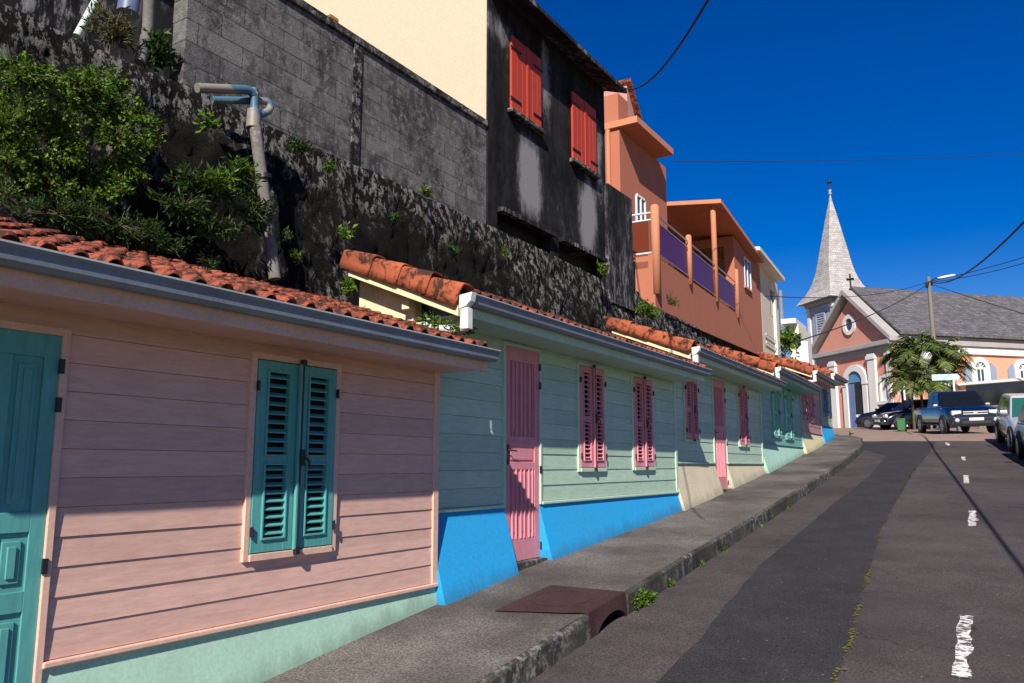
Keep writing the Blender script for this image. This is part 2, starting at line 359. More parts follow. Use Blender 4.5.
# one wide terrain sheet, then road on top
def base_z(X, Y): return road_z(max(-6, min(6, X)), Y) - .02 - .18 * max(0, min(1, (34 - Y) / 4))
xs = [-900, -300, -120, -60, -30, -15, -9, -6, -4.5, -3, -1, 0, 1.5, 3.5, 5, 8, 15, 30, 60, 120, 300, 900]
mb = MB(); mb.grid([[(x, y, base_z(x, y)) for x in xs] for y in YS]); tag(mb.build('ground', M['earth']), kind='structure')
def strip(name, mat, yl, xl, xr, lift, nx=6, zf=road_z, kind='structure'):
    mb = MB(); mb.grid([[(xl(y) + (xr(y) - xl(y)) * i / nx, y, zf(xl(y) + (xr(y) - xl(y)) * i / nx, y) + lift) for i in range(nx + 1)] for y in yl])
    return tag(mb.build(name, mat), kind=kind)
RY = ysteps(-40, 29, .35)
strip('road', M['asphalt'], RY, lambda y: curb_x(y) - .05, lambda y: 5.0, 0, 10)
# crossing at the top of the street, dusty and lighter
CY = ysteps(28.9, 62, 1.0)
strip('road', M['asphalt_pink'], CY, lambda y: -40 if y > 31 else curb_x(y) - .05, lambda y: 26, .004, 24)
# pavement with kerb
def pave_in(y): return -4.42 - max(0, y - 12) * .03
PY = ysteps(-12, 31.1, .25)
INL0, INL1 = 5.72, 6.44          # storm drain inlet
mb = MB(); kb = MB()
for a, b in zip(PY, PY[1:]):
    n = 5; inl = a > INL0 - .01 and b < INL1 + .15
    for i in range(n):
        def P(y, i): 
            x = (pave_in(y) - .3) + (curb_x(y) - .045 - (pave_in(y) - .3)) * i / n
            return (x, y, gy(y) + .012 * (1 - i / n) + .006 * noise.noise(Vector((x, y, 0)) * 1.5))
        mb.add([P(a, i), P(a, i + 1), P(b, i + 1), P(b, i)], [(0, 1, 2, 3)], True)
tag(mb.build('pavement', M['pavement']), kind='structure')
rnd = random.Random(5)
y = -12
rows = []
while y < 31.1:
    if not (INL0 < y < INL1):
        e = .012 * noise.noise(Vector((y * 1.7, 3, 0))); c = curb_x(y); z = gy(y) + .008 * noise.noise(Vector((y * 4, 1, 2)))
        rows.append((y, [(c - .055 + e, y, z - .002), (c - .03 + e * .4, y, z + .003), (c - .010, y, z - .006), (c + e * .6, y, z - .022), (c + .012 + e, y, z - KERB - .06), (c - .10, y, z - KERB - .06)]))
    y += .11
for (ya, a), (yb, b) in zip(rows, rows[1:]):
    if yb - ya < .3: kb.grid([a, b], False)
kb.add(rows[[i for i, r in enumerate(rows) if r[0] < INL0 + .2][-1]][1], [(0, 1, 2, 3, 4, 5)]); kb.add(rows[[i for i, r in enumerate(rows) if r[0] >= INL1][0]][1], [(5, 4, 3, 2, 1, 0)])
tag(kb.build('kerb', M['kerb']), kind='structure')
# joints across the pavement
jb = MB()
for yj in (9.6, 14.6, 20.3, 24.9):
    for k in range(8):
        x0 = pave_in(yj) + (curb_x(yj) - pave_in(yj)) * k / 8; x1 = pave_in(yj) + (curb_x(yj) - pave_in(yj)) * (k + 1) / 8
        jb.add([(x0, yj, gy(yj) + .021), (x1, yj, gy(yj) + .021), (x1, yj + .03, gy(yj) + .022), (x0, yj + .03, gy(yj) + .022)], [(0, 1, 2, 3)])
# trench patch: the darker, newer strip of asphalt
PL = [(-10, -2.02), (3, -2.0), (6, -2.12), (9, -2.42), (14, -2.62), (19, -2.7), (24, -2.95), (26.5, -4.0), (28.2, -4.15)]
PR = [(-10, -.3), (3, -.75), (5, -1.02), (9, -1.35), (12, -1.62), (16, -1.8), (20, -1.95), (25, -2.0), (27.5, -2.05), (28.2, -2.05)]
def patch_l(y): return lerp_tab(PL, y) + .03 * noise.noise(Vector((y * 2.2, 0, 7)))
def patch_r(y): return lerp_tab(PR, y) + .02 * noise.noise(Vector((y * 2.2, 5, 7)))
strip('road_patch', M['asphalt_dark'], ysteps(-6, 28.4, .2), patch_l, patch_r, .005, 6)
rnd = random.Random(3); mb = MB()
for i in range(1300):
    yy = rnd.uniform(3, 17) if rnd.random() < .85 else rnd.uniform(17, 22); s = rnd.uniform(.003, .013) * (1.2 if noise.noise(Vector((yy * 1.3, 0, 0))) > .05 else .45)
    xx = patch_r(yy) + rnd.gauss(.0, .014); z = road_z(xx, yy) + .009
    pts = [(xx + s * math.cos(a) * rnd.uniform(.6, 1.1), yy + 2.2 * s * math.sin(a), z) for a in [k * 1.047 for k in range(6)]]
    mb.add(pts, [tuple(range(6))])
tag(mb.build('moss', M['moss']), 'thin yellow green moss growing along the seam of the dark asphalt patch', kind='stuff')
# centre line dashes
def dash(y0, y1, xc, wd=.046):
    mb = MB(); n = 14; rnd = random.Random(int(y0 * 10)); rl = []
    for i in range(n + 1):
        yy = y0 + (y1 - y0) * i / n; x = xc(yy)
        rl.append([(x - wd + rnd.gauss(0, .007), yy, road_z(x, yy) + .006), (x + wd + rnd.gauss(0, .014), yy, road_z(x, yy) + .006)])
    mb.grid(rl, False); return mb
dash_px = [((960, 679), (966, 616)), ((972, 526.5), (972.5, 511)), ((966.5, 483.5), (966, 475.5)), ((964.5, 460.5), (963, 457)), ((949, 445.5), (946, 442.8))]
for (p0, p1) in dash_px:
    a = on_ground(*p0); b = on_ground(*p1)
    mb = dash(a.y, b.y, lambda yy, a=a, b=b: a.x + (b.x - a.x) * (yy - a.y) / max(.1, b.y - a.y))
    tag(mb.build('road_marking', M['road_paint']), kind='structure')

# storm drain inlet: iron red cover slab, throat and side
o = empty('storm_drain', (curb_x(5.8), 5.8, gy(5.8)), 'rust red storm drain cover with open throat set into the kerb', 'drain cover')
def gz(x, y): return gy(y) - gy(5.8)
cx = curb_x(5.8); mb = MB(); n = 8
top = [[(xx - cx, yy - 5.8, gz(0, yy) + .016) for xx, yy in ((-3.6, yo - .2 * (1 - tt)), (-3.3, yo - .12 * (1 - tt)), (-3.05, yo - .06 * (1 - tt)), (curb_x(yo) - .02, yo))] for yo, tt in [(INL0 + (INL1 - INL0) * i / n, i / n) for i in range(n + 1)]]
mb.grid(top, False); mb.build('cover', M['cover'], o)
mb = MB()                       # arched lintel along the kerb face, opening under it
for i in range(24):
    ya = INL0 + (INL1 - INL0) * i / 24; yb = INL0 + (INL1 - INL0) * (i + 1) / 24
    def low(y):
        t = (y - INL0) / (INL1 - INL0); return -.235 if t < .14 or t > .97 else -.235 + .165 * math.sin(math.pi * min(1, (t - .14) / .83)) ** .4
    xa, xb = curb_x(ya) - cx, curb_x(yb) - cx
    mb.hexa([(xa - .10, ya - 5.8, gz(0, ya) + low(ya)), (xa + .012, ya - 5.8, gz(0, ya) + low(ya)), (xb + .012, yb - 5.8, gz(0, yb) + low(yb)), (xb - .10, yb - 5.8, gz(0, yb) + low(yb)),
             (xa - .10, ya - 5.8, gz(0, ya) + .014), (xa - .01, ya - 5.8, gz(0, ya) + .014), (xb - .01, yb - 5.8, gz(0, yb) + .014), (xb - .10, yb - 5.8, gz(0, yb) + .014)])
mb.build('lintel', M['cover'], o)
mb = MB(); mb.box(-.4, -.11, -.05, .62, -.40, -.07); mb.build('throat', M['dark_void'], o)
mb = MB(); ring = [[(-.42 + rr * .25 * math.cos(a), .24 + rr * .26 * math.sin(a), gz(0, 6.04 + rr * .26 * math.sin(a)) + .019) for a in [k * math.pi / 16 for k in range(32)]] for rr in (.96, .985)]
mb.grid(ring, True, True); mb.build('ring', M['rubber_ring'], o)

# ================================================================= ROW HOUSES
def sub_intervals(u0, u1, cuts):
    out = [(u0, u1)]
    for a, b in cuts:
        nx = []
        for p, q in out:
            if b <= p or a >= q: nx.append((p, q))
            else:
                if a > p: nx.append((p, a))
                if b < q: nx.append((b, q))
        out = nx
    return [(p, q) for p, q in out if q - p > .005]
def siding(mb, u0, u1, zb, zt, pitch, cuts, rnd):
    z = zb
    while z < zt - .01:
        z1 = min(z + pitch, zt); lv = sorted({z, z1} | {c for (_, _, a, b) in cuts for c in (a, b) if z < c < z1})
        jit = rnd.uniform(-.0015, .0015)
        def yy(q): return -(.0105 - .008 * (q - z) / pitch) + jit
        for a, b in zip(lv, lv[1:]):
            cc = [(c[0], c[1]) for c in cuts if c[2] < (a + b) / 2 < c[3]]
            for p, q in sub_intervals(u0, u1, cc):
                bot = a == z
                mb.add([(p, yy(a), a + (.003 if bot else 0)), (q, yy(a), a + (.003 if bot else 0)), (q, yy(b), b), (p, yy(b), b),
                        (p, .02, a), (q, .02, a), (q, .02, b), (p, .02, b)], [(0, 1, 2, 3), (4, 5, 1, 0), (0, 3, 7, 4), (1, 5, 6, 2)])
        z = z1
def shutter_leaf(mb, x0, x1, z0, z1, y, n, ang_=R(38)):
    st = (x1 - x0) * .25; th = .032; mid = z0 + (z1 - z0) * .475
    mb.box(x0, x0 + st, y - th, y, z0, z1); mb.box(x1 - st, x1, y - th, y, z0, z1)
    for a, b in ((z0, z0 + .09), (mid - .035, mid + .035), (z1 - .075, z1)): mb.box(x0 + st, x1 - st, y - th + .001, y, a, b)
    for a, b, k in ((z0 + .09, mid - .035, n), (mid + .035, z1 - .075, n)):
        # raised moulding round each louvre panel
        e = .014
        mb.box(x0 + st - e, x0 + st, y - th - .012, y - th + .002, a - e, b + e); mb.box(x1 - st, x1 - st + e, y - th - .012, y - th + .002, a - e, b + e)
        mb.box(x0 + st, x1 - st, y - th - .012, y - th + .002, a - e, a); mb.box(x0 + st, x1 - st, y - th - .012, y - th + .002, b, b + e)
        p = (b - a) / k
        for i in range(k):
            c = a + p * (i + .5); dz = p * .20; dy = .017
            mb.hexa([(x0 + st, y - th + .001 - .004, c - dz), (x1 - st, y - th + .001 - .004, c - dz), (x1 - st, y - .001, c + dz * .9), (x0 + st, y - .001, c + dz * .9),
                     (x0 + st, y - th - .004, c - dz + .010), (x1 - st, y - th - .004, c - dz + .010), (x1 - st, y - .001, c + dz * .9 + .010), (x0 + st, y - .001, c + dz * .9 + .010)])
def window(parent, u0, u1, z0, z1, trim, col, n=9, label=None, slim=False):
    fw = .045 if not slim else .03
    mb = MB(); y0, y1 = -.030, .06
    mb.box(u0 - fw, u0, y0, y1, z0 - fw, z1 + fw); mb.box(u1, u1 + fw, y0, y1, z0 - fw, z1 + fw)
    mb.box(u0, u1, y0, y1, z1, z1 + fw); mb.box(u0, u1, y0 - .012, y1, z0 - fw, z0)
    # inner bead
    wnd = mb.build('window', trim, parent, bevel=.004, label=label)
    mb = MB(); mb.box(u0, u1, .045, .06, z0, z1); mb.build('window_back', M['dark_void'], wnd)
    m = (u0 + u1) / 2; sh = []
    for a, b in ((u0 + .004, m - .006), (m + .006, u1 - .004)):
        mb = MB(); shutter_leaf(mb, a, b, z0 + .006, z1 - .006, -.004, n); sh.append(mb.build('shutter', col, wnd, bevel=.0025))
    mb = MB(); mb.box(m - .022, m - .001, -.068, -.044, z0 + .004, z1 - .004); mb.build('astragal', col, wnd, bevel=.004)
    mb = MB(); mb.tube([(m + .012, -.06, z0 - .03), (m + .012, -.06, z1 + .02)], .008, 6)
    mz = (z0 + z1) / 2 - .02
    mb.box(m - .004, m + .03, -.085, -.05, mz - .05, mz + .06); mb.tube([(m + .012, -.08, mz + .02), (m + .055, -.10, mz - .02), (m + .06, -.10, mz - .07)], .009, 6)
    mb.box(m - .008, m + .03, -.07, -.045, z0 - .03, z0 + .02); mb.box(m - .008, m + .03, -.07, -.045, z1 - .01, z1 + .03)
    mb.build('bolt', M['iron'], wnd)
    for xx in (u0, u1):
        for zz in (z0 + .14, z1 - .18):
            mb = MB(); mb.box(xx - .011, xx + .011, -.050, -.040, zz - .03, zz + .03); mb.tube([(xx, -.052, zz - .035), (xx, -.052, zz + .035)], .006, 6)
            mb.build('hinge', M['iron'], wnd)
    return wnd
def door(parent, u0, u1, z0, z1, trim, col, style='flute', handle_left=True, zsill=None, label=None):
    dz = zsill if zsill is not None else z0
    mb = MB(); fw = .04; y = .035
    # door leaf with raised rails and fluted or fielded panels
    W = u1 - u0; st = W * .14
    mb.box(u0, u1, y - .03, y, z0, z1)
    def rail(a, b): mb.box(u0 + st, u1 - st, y - .044, y - .031, a, b)
    mb.box(u0, u0 + st, y - .044, y - .031, z0, z1); mb.box(u1 - st, u1, y - .044, y - .031, z0, z1)
    H = z1 - z0
    if style == 'flute':
        rail(z0, z0 + .22); rail(z0 + H * .42, z0 + H * .455); rail(z0 + H * .53, z0 + H * .575); rail(z1 - .14, z1)
        for a, b in ((z0 + .22, z0 + H * .42), (z0 + H * .575, z1 - .14)):
            for k in range(3):
                c = u0 + st + (W - 2 * st) * (k + .5) / 3; mb.box(c - .045, c - .028, y - .052, y - .03, a + .0, b); mb.box(c + .028, c + .045, y - .052, y - .03, a, b)
                mb.box(c - .022, c + .022, y - .040, y - .03, a + .06, b - .05)
        mb.box(u0 + st + .03, u1 - st - .03, y - .040, y - .03, z0 + H * .465, z0 + H * .52)
    else:
        rail(z0, z0 + .18); rail(z1 - .12, z1); cuts = (.34, .53)
        for c in cuts: rail(z0 + H * c - .05, z0 + H * c + .05)
        mb.box((u0 + u1) / 2 - .05, (u0 + u1) / 2 + .05, y - .043, y - .031, z0 + .18, z1 - .12)
        zz = [z0 + .18, z0 + H * .34 - .05, z0 + H * .34 + .05, z0 + H * .53 - .05, z0 + H * .53 + .05, z1 - .12]
        for a, b in ((zz[0], zz[1]), (zz[2], zz[3]), (zz[4], zz[5])):
            for p, q in ((u0 + st, (u0 + u1) / 2 - .05), ((u0 + u1) / 2 + .05, u1 - st)):
                mb.box(p + .03, q - .03, y - .041, y - .03, a + .04, b - .04); mb.box(p + .055, q - .055, y - .05, y - .04, a + .065, b - .065)
    d = mb.build('door', col, parent, bevel=.003, label=label)
    mb = MB(); mb.box(u0 - fw, u0, -.026, .06, dz, z1 + fw); mb.box(u1, u1 + fw, -.026, .06, dz, z1 + fw); mb.box(u0, u1, -.026, .06, z1, z1 + fw)
    mb.build('door_frame', trim, d, bevel=.004)
    hx = u0 + st * .6 if handle_left else u1 - st * .6; s = 1 if handle_left else -1; hz = z0 + H * .49
    mb = MB(); mb.box(hx - .016, hx + .016, y - .052, y - .043, hz - .10, hz + .10)
    mb.tube([(hx, y - .05, hz + .04), (hx, y - .085, hz + .04), (hx + s * .10, y - .09, hz + .035)], .008, 6); mb.build('handle', M['iron'], d)
    xx = u1 + .002 if handle_left else u0
    for zz in (z1 - .16, z1 - .36, z0 + H * .42, z0 + .12):
        mb = MB(); mb.box(xx - .013, xx + .013, -.034, -.02, zz - .038, zz + .038); mb.build('hinge', M['iron'], d)
    return d
SLOPE = .40
def tile_roof(root, u0, u1, zt, name='roof', S=1.85, y0=-.50, seed=1, SLOPE=SLOPE):
    rnd = random.Random(seed); mb = MB(); per = .165; course = .27; nk = int(round(S / course)); cs = math.cos(math.atan(SLOPE)); sn = math.sin(math.atan(SLOPE))
    nper = 10; cols = int(round((u1 - u0) / per)); per = (u1 - u0) / cols
    for k in range(nk + 1):
        for c in range(cols):
            jz = rnd.gauss(0, .003); js = rnd.gauss(0, .007); ju = rnd.gauss(0, .002); tilt = rnd.gauss(0, .012)
            rows = []
            for q in range(4):
                t = [0, 0.03, .5, 1][q]; s = course * (k + t * 1.13) + js; off = .034 * (1 - t) + .004 + jz + (-.016 if q == 0 else 0)
                row = []
                for i in range(nper + 1):
                    a = i / nper; uu = u0 + per * (c + a * 1.02) + ju
                    prof = .042 * max(0, math.sin(math.pi * min(1, a / .62))) ** .8 if a < .62 else -.004 * math.sin(math.pi * (a - .62) / .38)
                    h = off + prof + tilt * (a - .5) * .5
                    row.append((uu, y0 + s * cs - h * sn, zt + .0 + s * sn + h * cs))
                rows.append(row)
            mb.grid(rows)
    return mb.build(name, M['tile'], root)
def verge_tiles(parent, u, zt, S=1.4, y0=-.46, seed=2, n=4):
    rnd = random.Random(seed); mb = MB(); ln = S / n; cs = math.cos(math.atan(SLOPE)); sn = math.sin(math.atan(SLOPE))
    sec = [(.10, .02), (.088, .052), (.055, .066), (.0, .070), (-.045, .068), (-.064, .052), (-.069, .02), (-.071, -.05), (-.072, -.12)]
    for k in range(n):
        j = rnd.gauss(0, .006); rows = []
        for t in (0, .04, .5, 1):
            s = ln * (k + t * 1.14); sc = 1.10 - .16 * t - (.04 if t == 0 else 0); off = .03 * (1 - t) + j
            rows.append([(u + .05 + (p - .05) * sc, y0 + s * cs - (q * sc + off) * sn, zt + s * sn + (q * sc + off) * cs) for p, q in sec])
        mb.grid(rows)
    return mb.build('verge_tiles', M['tile_rake'], parent, solid=.014)
def row_house(P0, P1, zt, zb, cwall, ctrim, cbase, label, openings, pitch=.165, seed=1, left_verge=True, uL=0, uR=0, eave_r=.04, gut_l=None, base_top=-.004, batter=.28, slope=.40):
    SLOPE = slope
    dx, dy = P1[0] - P0[0], P1[1] - P0[1]; L = math.hypot(dx, dy)
    fr = Frame(P0[0], P0[1], math.atan2(dy, dx)); root = empty('row_house', fr.m, label, 'house', 'row of painted wooden houses along the pavement')
    rnd = random.Random(seed); top = zt - .145
    ops = []
    for o in openings:
        a, b = sorted((fr.u(o['px'][0]), fr.u(o['px'][1]))); z1 = fr.pt(o['px'][0], o['y1'])[1]; z0 = fr.pt(o['pxb'] if 'pxb' in o else o['px'][1], o['y0'])[1]
        z1 = min(z1, top - .05); ops.append(dict(o, a=a, b=b, z0=z0, z1=z1))
    fw = .045; cuts = [(o['a'] - fw + .01, o['b'] + fw - .01, (zb - 5 if o['kind'] == 'door' else o['z0'] - fw + .01), o['z1'] + fw - .01) for o in ops]
    # structural wall behind the boards, gable ends, back
    mb = MB(); mb.box(0.01, L - .01, .062, .2, zb - .05, top)
    for uu in (0.01, L - .13):
        mb.prism([(.2, zb - .9), (.85, zb - .9), (.85, zt + (.85 + .5) * SLOPE - .08), (.2, zt + .7 * SLOPE - .08)], lambda p, q, a: (a, p, q), uu, uu + .12)
    # inner flanks by doors are covered by frames
    mb.build('gable_wall', M['cream_board'], root)
    mb = MB(); siding(mb, .07, L - .07, zb, top, pitch, cuts, rnd); mb.build('siding', cwall, root)
    for a in (0, L - .07):
        mb = MB(); mb.box(a, a + .07, -.023, .10, zb - .01, top); mb.build('corner_trim', ctrim, root, bevel=.004)
    mb = MB()
    for p, q in sub_intervals(0, L, [(c[0], c[1]) for c in cuts if c[2] < zb]): mb.box(p, q, -.036, .02, zb - .034, zb - .001)
    mb.build('sill_board', ctrim, root, bevel=.008)
    # foundation with battered face
    for p, q in sub_intervals(0.0, L, [(o['a'] - .005, o['b'] + .005) for o in ops if o['kind'] == 'door']):
        k = max(1, int((q - p) / .6)); mb = MB()
        for i in range(k):
            a = p + (q - p) * i / k; b = p + (q - p) * (i + 1) / k; za = gy(fr.w(a, 0, 0).y) - .15; zc = gy(fr.w(b, 0, 0).y) - .15; zz = zb - .037
            ya = base_top - batter * (zz - za); yb = base_top - batter * (zz - zc)
            mb.hexa([(a, ya, za), (b, yb, zc), (b, .5, zc), (a, .5, za), (a, base_top, zz), (b, base_top, zz), (b, .5, zz), (a, .5, zz)])
        fo = mb.build('foundation', cbase, root); at_ = fo.data.attributes.new('above_ground', 'FLOAT', 'POINT')
        for i_, v_ in enumerate(fo.data.vertices): at_.data[i_].value = v_.co.z - gy(fr.w(v_.co.x, 0, 0).y)
    for o in ops:
        if o['kind'] == 'door':
            mb = MB(); mb.box(o['a'] - .005, o['b'] + .005, -.10, .3, gy(fr.w(o['a'], 0, 0).y) - .2, o['z0'] - .004); mb.build('door_step', M['kerb'], root)
            door(root, o['a'], o['b'], o['z0'], o['z1'], ctrim, o['col'], o.get('style', 'flute'), o.get('hl', True), zb - .03 if o.get('style') != 'panel' else o['z0'], o.get('label'))
        else: window(root, o['a'], o['b'], o['z0'], o['z1'], ctrim, o['col'], o.get('n', 9), o.get('label'))
    # roof
    ul = uL; ur = L + uR
    S_ = 1.42 if left_verge else 1.85; rf = tile_roof(root, ul + (.10 if left_verge else 0), ur, zt - .005, S=S_, seed=seed, SLOPE=SLOPE); yb_ = S_ * .945 - .52
    mb = MB(); cs = 1.0
    for (a, b) in ((ul + .06, ur - .02),):
        mb.hexa([(a, -.44, zt - .03), (b, -.44, zt - .03), (b, yb_, zt - .03 + (yb_ + .44) * SLOPE), (a, yb_, zt - .03 + (yb_ + .44) * SLOPE), (a, -.44, zt - .008), (b, -.44, zt - .008), (b, yb_, zt - .008 + (yb_ + .44) * SLOPE), (a, yb_, zt - .008 + (yb_ + .44) * SLOPE)])
    mb.build('roof_deck', M['cream_board'], rf)
    mb = MB(); mb.box(ul + .02, ur, -.465, -.44, zt - .165, zt - .02); mb.build('fascia', ctrim, root, bevel=.003)
    mb = MB(); mb.box(ul + .08, ur - .01, -.438, .0, top - .005, top + .015); mb.build('soffit', cwall, root)
    for uu, nm in ((ul - .05 if left_verge else ul + .015, 'verge_board'), (ur - .03, 'verge_board')):
        mb = MB(); h = .15
        mb.hexa([(uu, -.43, zt - .02 - h), (uu + .028, -.43, zt - .02 - h), (uu + .028, yb_, zt - .02 - h + (yb_ + .43) * SLOPE), (uu, yb_, zt - .02 - h + (yb_ + .43) * SLOPE),
                 (uu, -.43, zt - .012), (uu + .028, -.43, zt - .012), (uu + .028, yb_, zt - .012 + (yb_ + .43) * SLOPE), (uu, yb_, zt - .012 + (yb_ + .43) * SLOPE)])
        mb.build(nm, M['cream_board'], root)
    if left_verge:
        verge_tiles(rf, ul, zt - .0, seed=seed + 9)
        mb = MB(); mb.box(ul + .04, .01, .17, .25, zt - .03, zt + .05); mb.build('purlin_end', M['cream_board'], root)
    g0 = ul + (.0 if gut_l is None else gut_l); g1 = ur + .02; mb = MB()
    prof = [(-.468, zt - .015), (-.468, zt - .082), (-.532, zt - .085), (-.558, zt - .064), (-.566, zt - .02), (-.580, zt - .006), (-.580, zt + .002), (-.568, zt + .002), (-.556, zt - .02), (-.546, zt - .06), (-.528, zt - .076), (-.478, zt - .074), (-.478, zt - .015)]
    mb.prism(prof, lambda p, q, a: (a, p, q), g0, g1)
    for a in (g0 - .004, g1): mb.prism(prof[:8], lambda p, q, s: (s, p, q), a, a + .004)
    gt = mb.build('gutter', M['gutter'], root)
    mb = MB(); mb.box(g0, g1, -.584, -.562, zt + .0025, zt + .012); mb.build('gutter_lip', M['gutter_lip'], gt)
    if left_verge:
        # white outlet at the gutter's left end: stop end, drop and elbow over the lower roof
        mb = MB(); a = g0 - .05
        mb.prism([(-.46, zt + .0), (-.46, zt - .12), (-.53, zt - .10), (-.575, zt - .06), (-.590, zt + .015)], lambda p, q, s: (s, p, q), a - .03, a + .045)
        mb.box(a - .02, a + .055, -.545, -.465, zt - .29, zt - .11)
        mb.tube([(a + .02, -.50, zt - .265), (a + .02, -.42, zt - .285), (a + .02, -.14, zt - .245)], .042, 10)
        mb.build('downpipe', M['white_pvc'], gt, bevel=.006)
    return root, fr, L
PV = [(-4.2, 1.0), None]
def vert(px, X): a = ang(px); return (X, X / math.tan(a))
A1 = vert(437, -4.20); B0 = (-4.30, A1[1] + .0); B1 = vert(676.5, -4.34); C0 = (B1[0] - .08, B1[1]); C1 = vert(763, -4.58); D1 = vert(803.5, -4.83); E1 = vert(823.5, -5.0); F1 = vert(834.5, -5.08)
D0 = (C1[0] - .06, C1[1]); E0 = (D1[0] - .05, D1[1]); F0 = (E1[0] - .04, E1[1])
h1, f1, L1 = row_house((-4.2, .9), A1, .95, -.965, M['pink_wall'], M['pink_trim'], M['mint_base'],
    'pink clapboard house with teal louvred shutters and teal door nearest the camera', [
    dict(kind='door', px=(-75, 50), pxb=45, y1=318, y0=740, col=M['teal'], style='panel', hl=True),
    dict(kind='window', px=(250, 331), pxb=250, y1=358, y0=554, col=M['teal'], n=9)], pitch=.150, seed=3, left_verge=False, uR=.075, batter=.12, uL=-.2, slope=.325)
h2, f2, L2 = row_house(B0, B1, 1.41, -.375, M['mint_wall'], M['mint_trim'], M['blue_base'],
    'mint green clapboard house on a bright blue base, second in the row', [
    dict(kind='door', px=(504, 538.5), pxb=538.5, y1=345, y0=557, col=M['pink_door']),
    dict(kind='window', px=(578.5, 603.5), pxb=578.5, y1=365, y0=468, col=M['pink_door'], n=9),
    dict(kind='window', px=(633, 652.5), pxb=633, y1=377, y0=467, col=M['pink_door'], n=9)], seed=4, uL=-.13, uR=.05)
h3, f3, L3 = row_house(C0, C1, 1.735, .06, M['mint_wall'], M['mint_trim'], M['beige_base'],
    'mint green clapboard house on a beige base with narrow pink door, third in row', [
    dict(kind='window', px=(685.5, 698.5), pxb=685.5, y1=377, y0=439, col=M['pink_door'], n=8),
    dict(kind='door', px=(714.5, 726.5), pxb=726.5, y1=375, y0=489, col=M['pink_door']),
    dict(kind='window', px=(739.5, 749), pxb=739.5, y1=384, y0=444.5, col=M['pink_door'], n=8)], seed=5, uL=-.2, uR=.05)
h4, f4, L4 = row_house(D0, D1, 2.05, .50, M['teal_wall'], M['teal_wall'], M['aqua_base'],
    'sea green clapboard house with pale teal shutters, fourth in the row', [
    dict(kind='window', px=(774.5, 782), pxb=774.5, y1=386, y0=436, col=M['teal_light'], n=7),
    dict(kind='window', px=(787, 794.5), pxb=787, y1=388, y0=438, col=M['teal_light'], n=7)], seed=6, uL=-.2, uR=.05)
h5, f5, L5 = row_house(E0, E1, 2.50, .95, M['rose_wall'], M['rose_wall'], M['yellow_base'],
    'dusky pink clapboard house on a pale yellow base, fifth in the row', [
    dict(kind='window', px=(805.8, 809.5), pxb=805.8, y1=388, y0=419, col=M['pink_door'], n=6),
    dict(kind='window', px=(812.5, 816), pxb=812.5, y1=388, y0=421, col=M['pink_door'], n=6)], seed=7, uL=-.2, uR=.05)
h6, f6, L6 = row_house(F0, F1, 2.78, 1.27, M['olive_wall'], M['olive_wall'], M['blue_base'],
    'small grey green house with a blue shuttered window at the top end of the row', [
    dict(kind='window', px=(825.8, 830.5), pxb=825.8, y1=388, y0=416, col=M['blue_shutter'], n=6)], seed=8, uL=-.25, uR=.1)

# ================================================================= RETAINING WALL
def stone_x(y, t):      # t 0 bottom 1 top
    base = -5.42 - max(0, y - 10) * .03
    return base - .52 * t
def wall_grid(y0, y1, zb, zt_f, sy, nz, amp, seed, top_depth=.5):
    ys = ysteps(y0, y1, sy); cols = []
    for y in ys:
        zt = zt_f(y); z0 = zb(y); col = []
        for k in range(nz + 1):
            t = k / nz; z = z0 + (zt - z0) * t; p = Vector((0, y, z)); x = stone_x(y, t)
            d, pts = noise.voronoi(p * 2.6 + Vector((seed, 0, 0)))
            e = min(.5, (d[1] - d[0])) ; h = amp * (noise.fractal(p * 2.6, .8, 2.1, 6) * 1.3) + .03 * (min(e, .12) / .12 - .5)
            f = 1 if t < .93 else (1 - t) / .07 * .8 + .2
            col.append((x + h * f, y, z + .02 * noise.noise(p * 3)))
        h = .05 * noise.noise(Vector((y * 2, 0, seed)))
        col.append((stone_x(y, 1) - .12, y, zt + .03 + h)); col.append((stone_x(y, 1) - top_depth, y, zt + .02 + h)); col.append((stone_x(y, 1) - top_depth, y, z0))
        cols.append(col)
    mb = MB(); mb.grid(cols); return mb
def ztop(y): return 3.29 + .05 * noise.noise(Vector((y * .8, 0, 0))) - max(0, y - 14) * .012 + (.10 if 13 < y < 14.6 else 0)
mb = wall_grid(-4, 26.5, lambda y: gy(y) + .6, ztop, .05, 50, .04, 0, .7)
tag(mb.build('retaining_wall', M['stone_wall']), 'tall dark mossy stone retaining wall rising behind the tiled roofs', 'wall')
# raised ground behind the retaining wall
mb = MB(); mb.grid([[(-6.1, y, 3.18), (-9, y, 3.25), (-40, y, 3.6)] for y in ysteps(-6, 28, 2)], False)
mb.add([(-6.1, 28, 3.18), (-40, 28, 3.6), (-40, 28, 0), (-6.1, 28, 0)], [(0, 1, 2, 3)])
tag(mb.build('terrace_ground', M['earth']), kind='structure')

